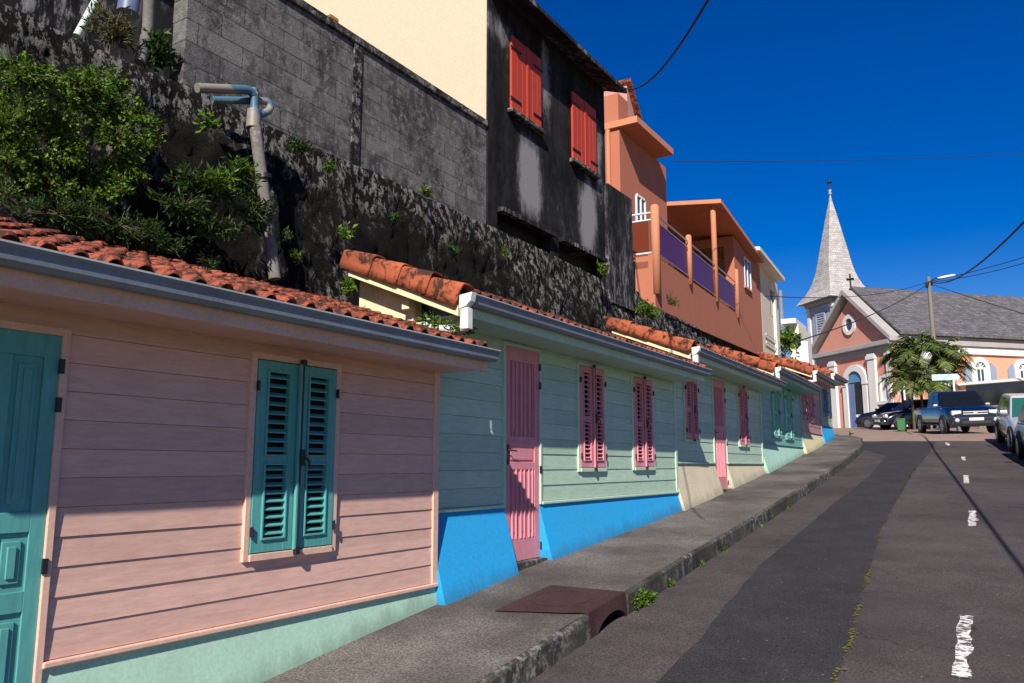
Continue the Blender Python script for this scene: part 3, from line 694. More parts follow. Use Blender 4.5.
# ================================================================= BLOCK WALL on the retaining wall
FX = Frame(-6.02, 0, math.pi / 2)
Yb0 = FX.u(184, 0, 60); Yb1 = FX.u(487, 0, 120)
def yz(px, py, X=-6.02): f = Frame(X, 0, math.pi / 2); return f.pt(px, py)
root = empty('block_wall', (-6.02, Yb0, 3.28), 'stained concrete block wall with a coping above the stone wall', 'wall')
mb = MB(); L = Yb1 - Yb0; ztp = yz(487, 128)[1] - 3.28
mb.box(-.20, 0, 0, L - .013, -.25, ztp); mb.build('blockwork', M['block'], root)
mb = MB(); mb.box(-.26, .035, -.03, L - .012, ztp + .001, ztp + .10); mb.build('coping', M['stone_grey'], root, bevel=.015)
pc = yz(355, 120)[0] - Yb0
mb = MB(); mb.box(.002, .022, pc - .06, pc + .06, -.2, ztp - .01); mb.build('pier', M['stone'], root)

# dark wall and roof added beside the block wall to stand for deep shade
root = empty('dark_backing', (-8.2, 1, 3.2), 'added dark outbuilding in shade above the stone wall at the left edge', 'backing')
mb = MB(); mb.box(-3, 0, -9, 4.45, 0, 3.3); mb.build('wall', M['facade_black'], root)
mb = MB(); mb.box(-3.2, .5, -9.3, 4.55, 3.3, 3.4); mb.build('roof', M['iron'], root)

# pipes
def pipe(name, pts, r, mat, label, cat='pipe', group=None, n=12):
    mb = MB(); o0 = Vector(pts[0]); mb.tube([Vector(p) - o0 for p in pts], r, n); o = mb.build(name, mat); o.location = o0; return tag(o, label, cat, group)
def bend(pts, r=.1, k=5):
    out = [Vector(pts[0])]
    for a, b, c in zip(pts, pts[1:], pts[2:]):
        a, b, c = Vector(a), Vector(b), Vector(c); p = b + (a - b).normalized() * r; q = b + (c - b).normalized() * r
        out += [((1 - t) ** 2) * p + 2 * t * (1 - t) * b + t * t * q for t in [i / k for i in range(k + 1)]]
    return out + [Vector(pts[-1])]
M['pvc_grey'] = stone_mat('grey_painted_pipe', (.19, .175, .165), (.12, .11, .10), (.30, .28, .27), .6, 5, (1, 1, 1), .2, .004)
def pipe_mat(name, blue):
    m, t, bs = newmat(name); v = coords(t); n = noise_tex(t, v, 4, 5, .6)
    c = mixc(t, ramp(t, n, (.46, 0), (.52, 1)), (.22, .20, .17), blue); c = mixc(t, ramp(t, noise_tex(t, v, 20, 5, .7), (.55, 0), (.7, .6)), c, (.09, .08, .07))
    t.links.new(c, bs.inputs['Base Color']); bs.inputs['Roughness'].default_value = .5; return m
M['pvc_blue'] = pipe_mat('blue_stained_pipe', (.045, .125, .19))
def at(px, py, X): y, z = yz(px, py, X); return Vector((X, y, z))
def at_roof(px, py, X): return at(px, py, X)
p_top = at(255, 97, -5.62); p_bot = at(275, 279, -5.40)
root = empty('drain_pipe', p_top, 'grey and blue plastic drain pipe bending down the stone wall onto the roof', 'pipe')
mb = MB(); mb.tube([Vector((0, 0, -.2)), p_bot - p_top], .053, 14); mb.build('downpipe', M['pvc_grey'], root)
mb = MB(); a = at(197, 88, -5.66) - p_top; b = at(254, 90, -5.62) - p_top
mb.tube(bend([a, b, Vector((0, 0, -.02)), Vector((0, 0, -.25))], .10), .041, 12); mb.tube([Vector((0, 0, -.13)), Vector((0, 0, -.30))], .066, 12)
mb.build('upper_bend', M['pvc_blue'], root)
mb = MB(); a = at(212, 100, -5.80) - p_top; b = at(270, 101, -5.64) - p_top; c = at(271, 110, -5.62) - p_top
mb.tube(bend([a, b, c, Vector((.0, .0, -.20))], .06), .034, 12); mb.build('lower_bend', M['pvc_blue'], root)
mb = MB(); q = (p_bot - p_top)
for t in (.45,): c = q * t; mb.tube([c - q.normalized() * .02, c + q.normalized() * .02], .070, 14)
mb.build('bracket', M['iron'], root)
M['pale_pipe'] = paint('pale_green_pipe', (.50, .60, .54), dirt=.5, rough=.4)
M['navy_pipe'] = paint('slate_blue_pipe', (.12, .15, .27), dirt=.4, rough=.4)
pipe('slanting_pipe', [at(77, 36, -6.2), at(103, -12, -6.2)], .032, M['pale_pipe'], 'thin pale green pipe slanting up at the top left corner')
pipe('soil_pipe', [at(140, 63, -6.15), at(148, 30, -6.15), at(150, -15, -6.15)], .05, M['pvc_grey'], 'vertical grey pipe rising above the stone wall beside a blue pipe')
pipe('water_pipe', [at(128, 14, -6.5), at(133, -15, -6.5)], .10, M['navy_pipe'], 'short thick slate blue pipe beside the vertical grey one')

# ================================================================= BLACK / CREAM HOUSE
M['cream_render'] = paint('cream_render', (.60, .47, .34), dirt=.14, rough=.85, dscale=.5, dcol=(.6, .45, .25))
M['red_shutter'] = paint('red_shutter_paint', (.47, .05, .022), dirt=.25, rough=.6, grain=(1, 1, .15))
M['eave_wood'] = paint('brown_eave_wood', (.30, .12, .04), dirt=.4)
Y0 = Yb1; Y1 = FX.u(604, 0, 150)
fr = Frame(-6.0, Y0, math.pi / 2); L = Y1 - Y0
root = empty('mildewed_house', fr.m, 'tall house with cream side wall and black mildewed front with red shutters', 'house')
ztw = 6.98
def zf(px, py, y=0): return fr.pt(px, py, y)
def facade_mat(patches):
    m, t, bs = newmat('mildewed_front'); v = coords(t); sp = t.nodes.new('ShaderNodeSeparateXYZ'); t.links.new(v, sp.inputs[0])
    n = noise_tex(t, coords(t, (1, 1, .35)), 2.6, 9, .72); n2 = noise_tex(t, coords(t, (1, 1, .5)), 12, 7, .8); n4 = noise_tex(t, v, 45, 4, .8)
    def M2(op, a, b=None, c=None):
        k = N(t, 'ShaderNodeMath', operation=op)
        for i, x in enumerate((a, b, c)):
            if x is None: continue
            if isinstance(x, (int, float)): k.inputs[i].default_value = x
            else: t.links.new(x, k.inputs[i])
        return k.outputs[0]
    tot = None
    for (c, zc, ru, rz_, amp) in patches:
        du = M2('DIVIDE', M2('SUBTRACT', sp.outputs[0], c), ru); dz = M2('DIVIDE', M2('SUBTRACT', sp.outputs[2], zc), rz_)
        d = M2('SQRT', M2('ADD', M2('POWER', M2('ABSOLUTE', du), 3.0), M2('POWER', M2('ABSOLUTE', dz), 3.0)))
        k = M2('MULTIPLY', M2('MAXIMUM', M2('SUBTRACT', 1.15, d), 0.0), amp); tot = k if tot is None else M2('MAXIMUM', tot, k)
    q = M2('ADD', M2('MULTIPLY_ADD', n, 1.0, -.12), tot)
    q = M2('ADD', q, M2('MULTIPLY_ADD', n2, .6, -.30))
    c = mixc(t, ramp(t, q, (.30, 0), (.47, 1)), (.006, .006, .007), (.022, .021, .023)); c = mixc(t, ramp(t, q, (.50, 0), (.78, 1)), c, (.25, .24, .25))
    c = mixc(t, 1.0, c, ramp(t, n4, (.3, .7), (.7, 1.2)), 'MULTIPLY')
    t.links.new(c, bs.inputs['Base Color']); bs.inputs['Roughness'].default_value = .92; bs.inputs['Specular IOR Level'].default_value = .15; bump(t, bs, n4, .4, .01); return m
wins = []
for (pa, ya1, ya0), (pb, _) in (((509, 35.4, 109), (538.5, 0)), ((570, 91.6, 158), (593.5, 0))):
    u0_, z1_ = zf(pa, ya1); _, z0_ = zf(pa, ya0); u1_ = fr.u(pb, 0, ya1 + 20); wins.append((u0_, u1_, z0_, z1_))
zlow = zf(498.5, 210)[1]
mb = MB()
sl0, sl1, sl2, sl3 = fr.u(497.5, 0, 215), fr.u(551, 0, 240), fr.u(559, 0, 245), fr.u(603, 0, 260)
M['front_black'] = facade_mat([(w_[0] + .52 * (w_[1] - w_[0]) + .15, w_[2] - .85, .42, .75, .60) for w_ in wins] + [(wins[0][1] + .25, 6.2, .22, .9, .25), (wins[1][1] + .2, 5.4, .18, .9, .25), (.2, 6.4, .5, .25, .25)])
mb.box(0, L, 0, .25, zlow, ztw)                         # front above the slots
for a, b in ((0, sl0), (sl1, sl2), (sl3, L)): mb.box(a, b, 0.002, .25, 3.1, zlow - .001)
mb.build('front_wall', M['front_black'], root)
mb = MB(); mb.prism([(0.26, 3.1), (4.4, 3.1), (4.4, 8.7), (.26, 6.98)], lambda p, q, a: (a, p, q), -.012, .2); mb.box(-.012, -.001, .03, .259, 3.1, 6.98)
mb.build('side_wall', M['cream_render'], root)
mb = MB()
for a, b in ((sl0, sl1), (sl2, sl3)): mb.box(a, b, -.10, .0, zlow - .03, zlow + .035)
mb.build('ledge', M['facade_black'], root)
mb = MB(); mb.box(.0, L - .01, .251, .6, 3.0, zlow + .2); mb.build('slot_back', M['dark_void'], root)
mb = MB()
mb.prism([(-.40, 6.86), (-.40, 6.93), (.3, 7.22), (4.6, 9.0), (4.6, 8.9), (.3, 7.12)], lambda p, q, a: (a, p, q), -.15, L + .16)
mb.build('roof', M['facade_black'], root)
mb = MB(); mb.box(-.2, -.02, 3.0, 5.4, 7.32, 7.37); mb.build('eave_board', M['eave_wood'], root)
for (u0_, u1_, z0_, z1_) in wins:
    mb = MB(); mb.box(u0_ - .06, u1_ + .06, -.10, .0, z0_ - .08, z0_ - .01); wd = mb.build('window', M['stone_grey'], root, bevel=.01)
    m = (u0_ + u1_) / 2 + .02
    for a, b in ((u0_, m - .004), (m + .004, u1_)):
        mb = MB(); k = 3
        for i in range(k): mb.box(a + (b - a) * i / k + .002, a + (b - a) * (i + 1) / k - .002, -.05, -.012, z0_ + .0, z1_)
        mb.build('shutter', M['red_shutter'], wd, bevel=.003)
    mb = MB(); mb.box(m - .03, m + .03, -.062, -.05, z0_, z1_); mb.build('cover_strip', M['red_shutter'], wd)
    mb = MB()
    for s, x in ((1, u0_), (-1, u1_)):
        for zz in (z0_ + .17, z1_ - .2): mb.box(min(x - .04 * s, x + .26 * s), max(x - .04 * s, x + .26 * s), -.066, -.051, zz - .012, zz + .012)
    mb.build('strap_hinge', M['iron'], wd)
# low black parapet wall right of it
a, z1_ = zf(604, 184); b, z2_ = zf(628, 203); c = fr.u(640, 0, 270)
root = empty('parapet_wall', fr.w(a, 0, 3.2), 'low black mildewed parapet wall right of the red shuttered house', 'wall')
root.rotation_euler.z = math.pi / 2
mb = MB(); mb.hexa([(0, -.08, -.3), (b - a, -.08, -.3), (b - a, .15, -.3), (0, .15, -.3), (0, -.08, z1_ - 3.2), (b - a, -.08, z1_ - 3.2), (b - a, .15, z1_ - 3.2), (0, .15, z1_ - 3.2)]); mb.build('wall', M['facade_black'], root)
zz = zf(634, 258)[1] - 3.2; mb = MB(); mb.box(b - a + .002, c - a, .1, .3, -.3, zz); mb.build('low_wall', M['facade_black'], root)

# ================================================================= ORANGE HOUSE
M['orange'] = paint('orange_render', (.42, .145, .085), dirt=.12, rough=.85, dscale=.6)
M['orange_trim'] = paint('orange_trim_render', (.55, .22, .12), dirt=.2, rough=.8)
M['chrome'] = plain('steel_rail', (.55, .55, .56), .28, 1)
def glass_panel(name, c):
    m, t, bs = newmat(name); bs.inputs['Base Color'].default_value = (*c, 1); bs.inputs['Roughness'].default_value = .3; bs.inputs['Specular IOR Level'].default_value = .2
    bs.inputs['Alpha'].default_value = .93; return m
M['purple_glass'] = glass_panel('purple_glass', (.10, .018, .07)); M['red_glass'] = glass_panel('amber_glass', (.14, .03, .014))
M['window_glass'] = plain('window_glass', (.04, .055, .08), .06, 0, .8)
M['white_frame'] = paint('white_frame_paint', (.75, .74, .74), dirt=.15)
M['ochre_stone'] = stone_mat('ochre_stone', (.30, .15, .05), (.10, .05, .02), (.36, .22, .09), .4, 4)
oa = Frame(0, 0, 0); XA = -7.5
YA = XA / math.tan(ang(619.6, 150)); YA2 = XA / math.tan(ang(658, 180))
oroot = empty('orange_house', (XA, YA, 3.2), 'orange rendered house with a flat overhanging roof and purple glass balcony', 'house')
def OA(x, y, z): return Vector((x - XA, y - YA, z - 3.2))
def obx(mb, x0, x1, y0, y1, z0, z1): mb.box(x0 - XA, x1 - XA, y0 - YA, y1 - YA, z0 - 3.2, z1 - 3.2)
fxa = Frame(XA + .5, 0, math.pi / 2); zs = fxa.pt(637, 122)[1]; ysa = fxa.u(637, 0, 122); ysb = fxa.u(674, 0, 165)
mb = MB(); obx(mb, XA - 5, XA, YA, YA2 + .6, 3.0, zs - .002)
mb.build('wall', M['orange'], oroot)
mb = MB(); obx(mb, XA - 5.2, XA + .5, ysa, ysb, zs, zs + .17); rf = mb.build('roof_slab', M['orange_trim'], oroot, bevel=.01)
zpar = Frame(XA - .02, 0, math.pi/2).pt(618, 93)[1]
mb = MB(); obx(mb, XA - 4, XA - .02, YA + .02, YA + .6, zs + .171, zpar); mb.build('parapet', M['orange'], oroot)
mb = MB(); p = [OA(XA - .03, YA + .6, zs + .17), OA(XA - .03, ysb - .9, zs + .17), OA(XA - .03, YA + .6, zpar + .45)]
mb.add(p + [v - Vector((2, 0, 0)) for v in p], [(0, 1, 2), (5, 4, 3), (0, 3, 4, 1), (1, 4, 5, 2), (2, 5, 3, 0)]); mb.build('upper_gable', M['rose_wall'], oroot)
mb = MB(); q = [OA(XA + .1, YA + .55, zpar + .5), OA(XA + .1, ysb - .8, zs + .2)]; mb.hexa([q[0], q[1], q[1] + Vector((-2.3, 0, 0)), q[0] + Vector((-2.3, 0, 0)), q[0] + Vector((0, 0, .1)), q[1] + Vector((0, 0, .1)), q[1] + Vector((-2.3, 0, .1)), q[0] + Vector((-2.3, 0, .1))]); mb.build('upper_roof', M['tile'], oroot)
mb = MB(); y_, _ = 0, 0; pa = Frame(0, 0, 0)
xp = YA * math.tan(ang(609, 150)); mb.tube([OA(xp, YA - .06, 3.3), OA(xp, YA - .06, zs - .02)], .06, 10); mb.build('rainwater_pipe', M['orange_trim'], oroot)
# window in the tall part
fw_ = Frame(XA, 0, math.pi / 2); wy0, wz1 = fw_.pt(636, 196); wy1 = fw_.u(644, 0, 210); wz0 = fw_.pt(636, 228)[1]
mb = MB(); obx(mb, XA - .002, XA + .012, wy0, wy1, wz0, wz1); wnd = mb.build('window', M['window_glass'], oroot)
mb = MB()
for a, b, c, d in ((wy0 - .05, wy0, wz0, wz1), (wy1, wy1 + .05, wz0, wz1), ((wy0 + wy1) / 2 - .03, (wy0 + wy1) / 2 + .03, wz0, wz1), (wy0, wy1, wz1, wz1 + .06), (wy0, wy1, wz0 - .06, wz0)): obx(mb, XA - .001, XA + .04, a, b, c, d)
mb.build('window_frame', M['white_frame'], wnd)
# balcony wing, turned slightly
fb = Frame(-6.3, -6.3 / math.tan(ang(654, 250)), R(90 + 3.5))
wroot = empty('balcony_wing', fb.m, None, None)
wroot.parent = oroot; wroot.matrix_parent_inverse = (Matrix.Translation(Vector((XA, YA, 3.2)))).inverted()
def B(px, py, y=0): return fb.pt(px, py, y)
zr = B(658.7, 257)[1]; ub_end = fb.u(736, 0, 300); uw_end = fb.u(761, 0, 300); ztop_c = B(654, 208)[1]
wing = []
mb = MB(); mb.box(0, ub_end, 0, .14, 2.2, zr); mb.box(.0, .14, .141, 1.6, 2.2, zr - .03); mb.box(0, ub_end, .141, 1.6, zr - .30, zr - .15); mb.build('balcony_parapet', M['orange'], wroot)
zroofL = B(721, 203, -.3)[1]; uroofL = fb.u(721, -.3, 203); zroofR = B(764, 263, -.3)[1]; uroofR = fb.u(764, -.3, 263)
mb = MB(); mb.prism([(ub_end, 2.2), (uw_end, 2.2), (uw_end, zroofR - .02), (ub_end, zroofL + (zroofR - zroofL) * (ub_end - uroofL) / (uroofR - uroofL) - .02)], lambda p, q, a: (p, a, q), 0.001, 1.6)
mb.build('wing_wall', M['orange'], wroot)
mb = MB(); mb.box(0.1, ub_end, 1.6, 1.75, zr - .1, 7); mb.box(ub_end - .01, ub_end - .004, .3, 1.6, zr, zroofL - .5); mb.build('balcony_back', M['ochre_stone'], wroot)
mb = MB(); hh = .12
def rz(u): return zroofL + (zroofR - zroofL) * (u - uroofL) / (uroofR - uroofL)
a, b = uroofL, uroofR; mb.hexa([(a, -.3, rz(a)), (b, -.3, rz(b)), (b, 3, rz(b) + .35), (a, 3, rz(a) + .35), (a, -.3, rz(a) + hh), (b, -.3, rz(b) + hh), (b, 3, rz(b) + .35 + hh), (a, 3, rz(a) + .35 + hh)])
mb.build('wing_roof', M['orange_trim'], wroot, bevel=.01)
for px, pt, pb, r in ((654, 206, 292, .10), (688, 236, 283, .075), (712.6, 212, 299, .075), (735.5, 270, 316, .07)):
    u_, z1_ = B(px, pt); z0_ = B(px, pb)[1]
    if px == 712.6: z1_ = rz(max(u_, uroofL)) + .05
    mb = MB(); mb.lathe([(0, z0_ - .02), (r, z0_ - .02), (r, z1_ - .02), (r * .7, z1_ + .02), (0, z1_ + .03)], (u_, -.01, 0), 14); mb.build('column', M['orange_trim'], wroot)
cols = [fb.u(654, 0, 250), fb.u(688, 0, 258), fb.u(712.6, 0, 260), fb.u(735.5, 0, 295)]
zg1 = ztop_c - .28
for a, b in zip(cols, cols[1:]):
    mb = MB(); mb.box(a + .12, b - .09, -.012, .0, zr + .07, zg1 - .02); mb.build('glass_panel', M['purple_glass'], wroot)
    mb = MB(); mb.tube([(a + .07, -.01, ztop_c - .12), (b - .05, -.01, ztop_c - .12)], .022, 8); mb.tube([(a + .07, -.01, zg1), (b - .05, -.01, zg1)], .018, 8); mb.tube([(a + .07, -.01, zr + .05), (b - .05, -.01, zr + .05)], .018, 8); mb.build('rail', M['chrome'], wroot)
mb = MB(); mb.box(.0, .012, .12, 1.5, zr + .07, zg1 - .02); mb.build('glass_panel', M['red_glass'], wroot)
mb = MB(); [mb.tube([(.005, .06, z), (.005, 1.55, z)], .022, 8) for z in (ztop_c - .12, zg1, zr + .03)]; mb.build('rail', M['white_frame'], wroot)
u0_, z1_ = B(743.5, 258); u1_ = fb.u(749.5, 0, 270); z0_ = B(743.5, 285)[1]
mb = MB(); mb.box(u0_, u1_, -.012, .0, z0_, z1_); wnd = mb.build('window', M['window_glass'], wroot)
mb = MB()
for a, b, c, d in ((u0_ - .05, u0_, z0_, z1_), (u1_, u1_ + .05, z0_, z1_), ((u0_ + u1_) / 2 - .025, (u0_ + u1_) / 2 + .025, z0_, z1_), (u0_ - .05, u1_ + .05, z1_, z1_ + .05)): mb.box(a, b, -.035, -.0125, c, d)
mb.build('window_frame', M['white_frame'], wnd)
mb = MB(); mb.box(u0_ - .12, u1_ + .12, -.06, 0, z0_ - .07, z0_ - .001); mb.build('sill', M['orange_trim'], wnd)
# the wing's pieces become parts of the house itself
bpy.context.view_layer.update()
for c in list(wroot.children):
    mw = c.matrix_world.copy(); c.parent = oroot; c.matrix_parent_inverse = Matrix.Identity(4); c.matrix_local = oroot.matrix_world.inverted() @ mw
bpy.data.objects.remove(wroot)

# ================================================================= CREAM NARROW HOUSE, WHITE BLOCK
M['ivory'] = paint('ivory_render', (.66, .58, .45), dirt=.25, rough=.85)
M['ivory_trim'] = paint('ivory_trim', (.78, .72, .58), dirt=.2)
u0c = uw_end + .03; u1c = fb.u(778, 0, 300); 
root = empty('ivory_house', fb.m, 'narrow ivory rendered house next to the orange balcony house', 'house')
zcl = B(760, 250, -.4)[1]; zcr = B(785, 281, -.4)[1]; ual = fb.u(760, -.4, 250); uar = fb.u(785, -.4, 281)
mb = MB(); mb.prism([(u0c, 2.4), (u1c, 2.4), (u1c, zcr + .02), (u0c, zcl)], lambda p, q, a: (p, a, q), 0, 2.6); mb.build('wall', M['ivory'], root)
mb = MB(); mb.hexa([(ual, -.4, zcl), (uar, -.4, zcr), (uar, 2.9, zcr), (ual, 2.9, zcl + .3), (ual, -.4, zcl + .12), (uar, -.4, zcr + .12), (uar, 2.9, zcr + .12), (ual, 2.9, zcl + .42)]); mb.build('roof', M['ivory_trim'], root)
a, z1_ = B(769.5, 290); b = fb.u(772.5, 0, 300); z0_ = B(769.5, 314)[1]
mb = MB(); mb.box(a, b, -.01, .0, z0_, z1_); wd = mb.build('window', M['window_glass'], root)
mb = MB(); mb.box(a - .15, b + .25, -.12, -.0, z1_ + .01, z1_ + .1); mb.box(b + .03, b + .35, -.09, 0, z0_ - 1.4, z1_); mb.build('window_surround', M['ivory_trim'], wd)
for pyy in (331, 339):
    za = B(762, pyy, -.05)[1]; mb = MB(); mb.tube([(u0c + .3, -.05, za), (u1c + .4, -.05, za)], .02, 6); mb.build('rail', M['white_frame'], root)
fd = Frame(-8.4, 34, R(90 + 2)); root = empty('white_flat_roof_house', fd.m, 'small white flat roofed house partly hidden between ivory house and church tower', 'house')
a, b = fd.ptx(781, 324, -.4), fd.ptx(806, 324, 2.0)
za = a[1]; ya_, yb_ = sorted((a[0], b[0]))
mb = MB(); mb.box(-.4, 2.0, ya_ + .0, yb_, za - .0, za + .2); mb.build('roof_slab', M['white_frame'], root)
mb = MB(); ym, yn = sorted((fd.ptx(789, 330)[0], fd.ptx(798.5, 330)[0])); mb.box(0, 3, ym, yn, .5, za - .002)
mb.build('wall', M['ivory_trim'], root)
y3, z3 = fd.ptx(800, 345); y4 = fd.ptx(812, 345)[0]; mb = MB(); mb.box(-1.0, -.6, min(y3, y4), max(y3, y4), .5, z3); mb.build('garden_wall', M['white_frame'], root)
yp, zp1 = fd.ptx(781.6, 292); zp0 = fd.ptx(781.6, 330)[1]
mb = MB(); mb.tube([(-.3, yp, zp0 - 2), (-.3, yp, zp1)], .09, 8); mb.tube([(-.3, yp + .2, zp0 - 2), (-.3, yp + .2, zp1 + .1)], .04, 6); mb.build('chimney_pipe', M['gutter'], root)
p = fd.w(-1.3, fd.ptx(795, 343)[0], fd.ptx(795, 343)[1]); bush('garden_shrub', [(p, (.5, .5, .6))], 900, .16, M['leaf'], 'green shrub in front of the small white house below the church tower', seed=30)

# ================================================================= CHURCH
M['church_pink'] = paint('salmon_church_render', (.72, .33, .21), dirt=.12, rough=.85, dscale=.4)
M['church_facade'] = paint('dusty_pink_render', (.60, .27, .20), dirt=.2, rough=.85, dscale=.4)
M['church_white'] = paint('white_church_trim', (.72, .68, .64), dirt=.3, rough=.8, dscale=.6)
M['church_grey'] = paint('grey_church_cornice', (.36, .34, .33), dirt=.35, rough=.8, dscale=.5)
def slate(name, c1, c2, sx, sz, rowh=.25):
    m, t, bs = newmat(name); v = coords(t)
    sp = t.nodes.new('ShaderNodeSeparateXYZ'); cb = t.nodes.new('ShaderNodeCombineXYZ'); t.links.new(v, sp.inputs[0])
    ad = N(t, 'ShaderNodeMath', operation='ADD'); t.links.new(sp.outputs[0], ad.inputs[0]); t.links.new(sp.outputs[1], ad.inputs[1])
    t.links.new(ad.outputs[0], cb.inputs[0]); t.links.new(sp.outputs[2], cb.inputs[1])
    br = t.nodes.new('ShaderNodeTexBrick'); br.inputs['Scale'].default_value = 1; br.inputs['Brick Width'].default_value = sx; br.inputs['Row Height'].default_value = sz
    br.inputs['Mortar Size'].default_value = .012; br.inputs['Color1'].default_value = (*c1, 1); br.inputs['Color2'].default_value = (*c2, 1); br.inputs['Mortar'].default_value = (*[x * .5 for x in c1], 1)
    t.links.new(cb.outputs[0], br.inputs[0])
    n = noise_tex(t, coords(t, (1, 1, 2.2)), 1.4, 9, .75, .5); c = mixc(t, ramp(t, n, (.42, 0), (.66, .8)), br.outputs[0], tuple(x * .45 for x in c1))
    n = noise_tex(t, coords(t, (.6, .6, 2)), 3, 7, .8); c = mixc(t, ramp(t, n, (.53, 0), (.68, .55)), c, (.30, .29, .29))
    t.links.new(c, bs.inputs['Base Color']); bs.inputs['Roughness'].default_value = .8; bump(t, bs, br.outputs['Fac'], -.4, .02); return m
M['slate'] = slate('weathered_church_slate', (.085, .080, .09), (.13, .12, .13), .35, .16)
M['spire'] = slate('pale_spire_shingle', (.40, .37, .36), (.52, .49, .47), .22, .18)
M['tower'] = paint('blue_grey_tower_boards', (.33, .37, .45), dirt=.2)
DR = 48.0
R0 = ray(893.5, 385); R0.z = 0; R0 = R0 * (DR / (R0.dot(Vector((-math.sin(YAW), math.cos(YAW), 0)))))
VP1 = ang(300); ch = Frame(R0.x, R0.y, math.atan2(-math.cos(VP1), -math.sin(VP1)))
root = empty('church', ch.m, 'salmon pink church with slate roof, white trim and a pale shingled steeple', 'church')
def K(px, py, y=0): return ch.pt(px, py, y)
uL_ = ch.u(816, 0, 350); zg = 1.9
zc0, zc1 = K(897, 349)[1], K(897, 338)[1]     # entablature
mb = MB(); mb.box(uL_, 0, 0, 1.2, zg - .6, zc0); 
# tympanum wall
ua = ch.u(849); za = K(849, 300, 0)[1]; uR_ = 0.0
um = (uL_ + uR_) / 2
facade = mb.build('front_wall', M['church_facade'], root)
mb = MB(); mb.prism([(uL_, zc1), (uR_, zc1), (um, za)], lambda p, q, a: (p, a, q), .05, 1.0); mb.build('pediment', M['church_facade'], root)
mb = MB()
mb.box(uL_ - .05, .05, -.10, 1.2, zc0, zc0 + (zc1 - zc0) * .55); mb.box(uL_ - .3, .3, -.40, 1.3, zc0 + (zc1 - zc0) * .56, zc1)
mb.build('cornice', M['church_grey'], root, bevel=.03)
# raking cornices
for s, ue, nm in ((-1, uL_ - .45, 'l'), (1, .45, 'r')):
    mb = MB(); h = .32; zz0 = zc1 - .12; zz1 = za + .38
    mb.hexa([(ue, -.42, zz0), (um, -.42, zz1), (um, 1.1, zz1), (ue, 1.1, zz0), (ue, -.42, zz0 + h * .9), (um, -.42, zz1 + h), (um, 1.1, zz1 + h), (ue, 1.1, zz0 + h * .9)] if s < 0 else
            [(um, -.42, zz1), (ue, -.42, zz0), (ue, 1.1, zz0), (um, 1.1, zz1), (um, -.42, zz1 + h), (ue, -.42, zz0 + h * .9), (ue, 1.1, zz0 + h * .9), (um, 1.1, zz1 + h)])
    mb.build('raking_cornice', M['church_grey'], root)
def oval(name, u, z, ru, rz_, y, mat, depth, parent, inner=0):
    mb = MB(); n = 24
    for a, b in ((0, 1),):
        o_ = [(u + ru * math.cos(k * 2 * math.pi / n), y - depth, z + rz_ * math.sin(k * 2 * math.pi / n)) for k in range(n)]
        if inner:
            i_ = [(u + (ru - inner) * math.cos(k * 2 * math.pi / n), y - depth, z + (rz_ - inner) * math.sin(k * 2 * math.pi / n)) for k in range(n)]
            ob = [(p[0], y, p[2]) for p in o_]; ib = [(p[0], y, p[2]) for p in i_]
            mb.grid([ib, i_, o_, ob], False, True)
        else:
            mb.add(o_, [tuple(range(n))[::-1]])
    return mb.build(name, mat, parent)
uo, zo = K(853, 324, .05)
oc = oval('round_window', um, zo, .62, .68, .05, M['church_white'], .12, root, .26); oval('glass', um, zo, .4, .46, .04, M['window_glass'], .012, oc)
def arch_poly(u0, u1, z0, zs, n=12):
    c = (u0 + u1) / 2; r = (u1 - u0) / 2; return [(u0, z0), (u1, z0)] + [(c + r * math.cos(k * math.pi / n), zs + r * math.sin(k * math.pi / n)) for k in range(n + 1)]
def arch_frame(mb, fn, u0, u1, z0, zs, wd, d0, d1, n=14):
    c = (u0 + u1) / 2; r = (u1 - u0) / 2
    inn = [(u0, z0)] + [(c - r * math.cos(k * math.pi / n), zs + r * math.sin(k * math.pi / n)) for k in range(n + 1)] + [(u1, z0)]
    R2 = r + wd; out = [(u0 - wd, z0)] + [(c - R2 * math.cos(k * math.pi / n), zs + R2 * math.sin(k * math.pi / n)) for k in range(n + 1)] + [(u1 + wd, z0)]
    rows = [[fn(p, q, d1) for p, q in inn], [fn(p, q, d0) for p, q in inn], [fn(p, q, d0) for p, q in out], [fn(p, q, d1) for p, q in out]]
    mb.grid(rows, False)
FN = lambda p, q, a: (p, a, q)
ud0, ud1 = ch.u(849.5, 0, 400), ch.u(865, 0, 400); zd1 = K(857, 371)[1]; rr = (ud1 - ud0) / 2; zsp = zd1 - rr; zbase = zg - .2
mb = MB(); mb.prism(arch_poly(ud0, ud1, zbase, zsp), FN, -.03, -.0); dr = mb.build('doorway', M['dark_void'], root)
mb = MB(); arch_frame(mb, FN, ud0, ud1, zbase, zsp, .42, -.16, 0); mb.box(ud0 - .5, ud0, -.2, 0, zsp - .18, zsp); mb.box(ud1, ud1 + .5, -.2, 0, zsp - .18, zsp); mb.build('door_surround', M['church_white'], dr)
M['door_blue'] = paint('blue_grey_door', (.13, .19, .36), dirt=.2)
mb = MB(); wdt = ud1 - ud0; mb.box(ud0 + .02, ud0 + wdt * .40, -.06, -.035, zbase, zsp - .05); mb.build('door_leaf', M['door_blue'], dr)
mb = MB(); mb.prism([(p, q) for p, q in arch_poly(ud0 + .05, ud1 - .05, zsp + .02, zsp + .03)], FN, -.055, -.032); mb.build('fanlight', M['blue_shutter'], dr)
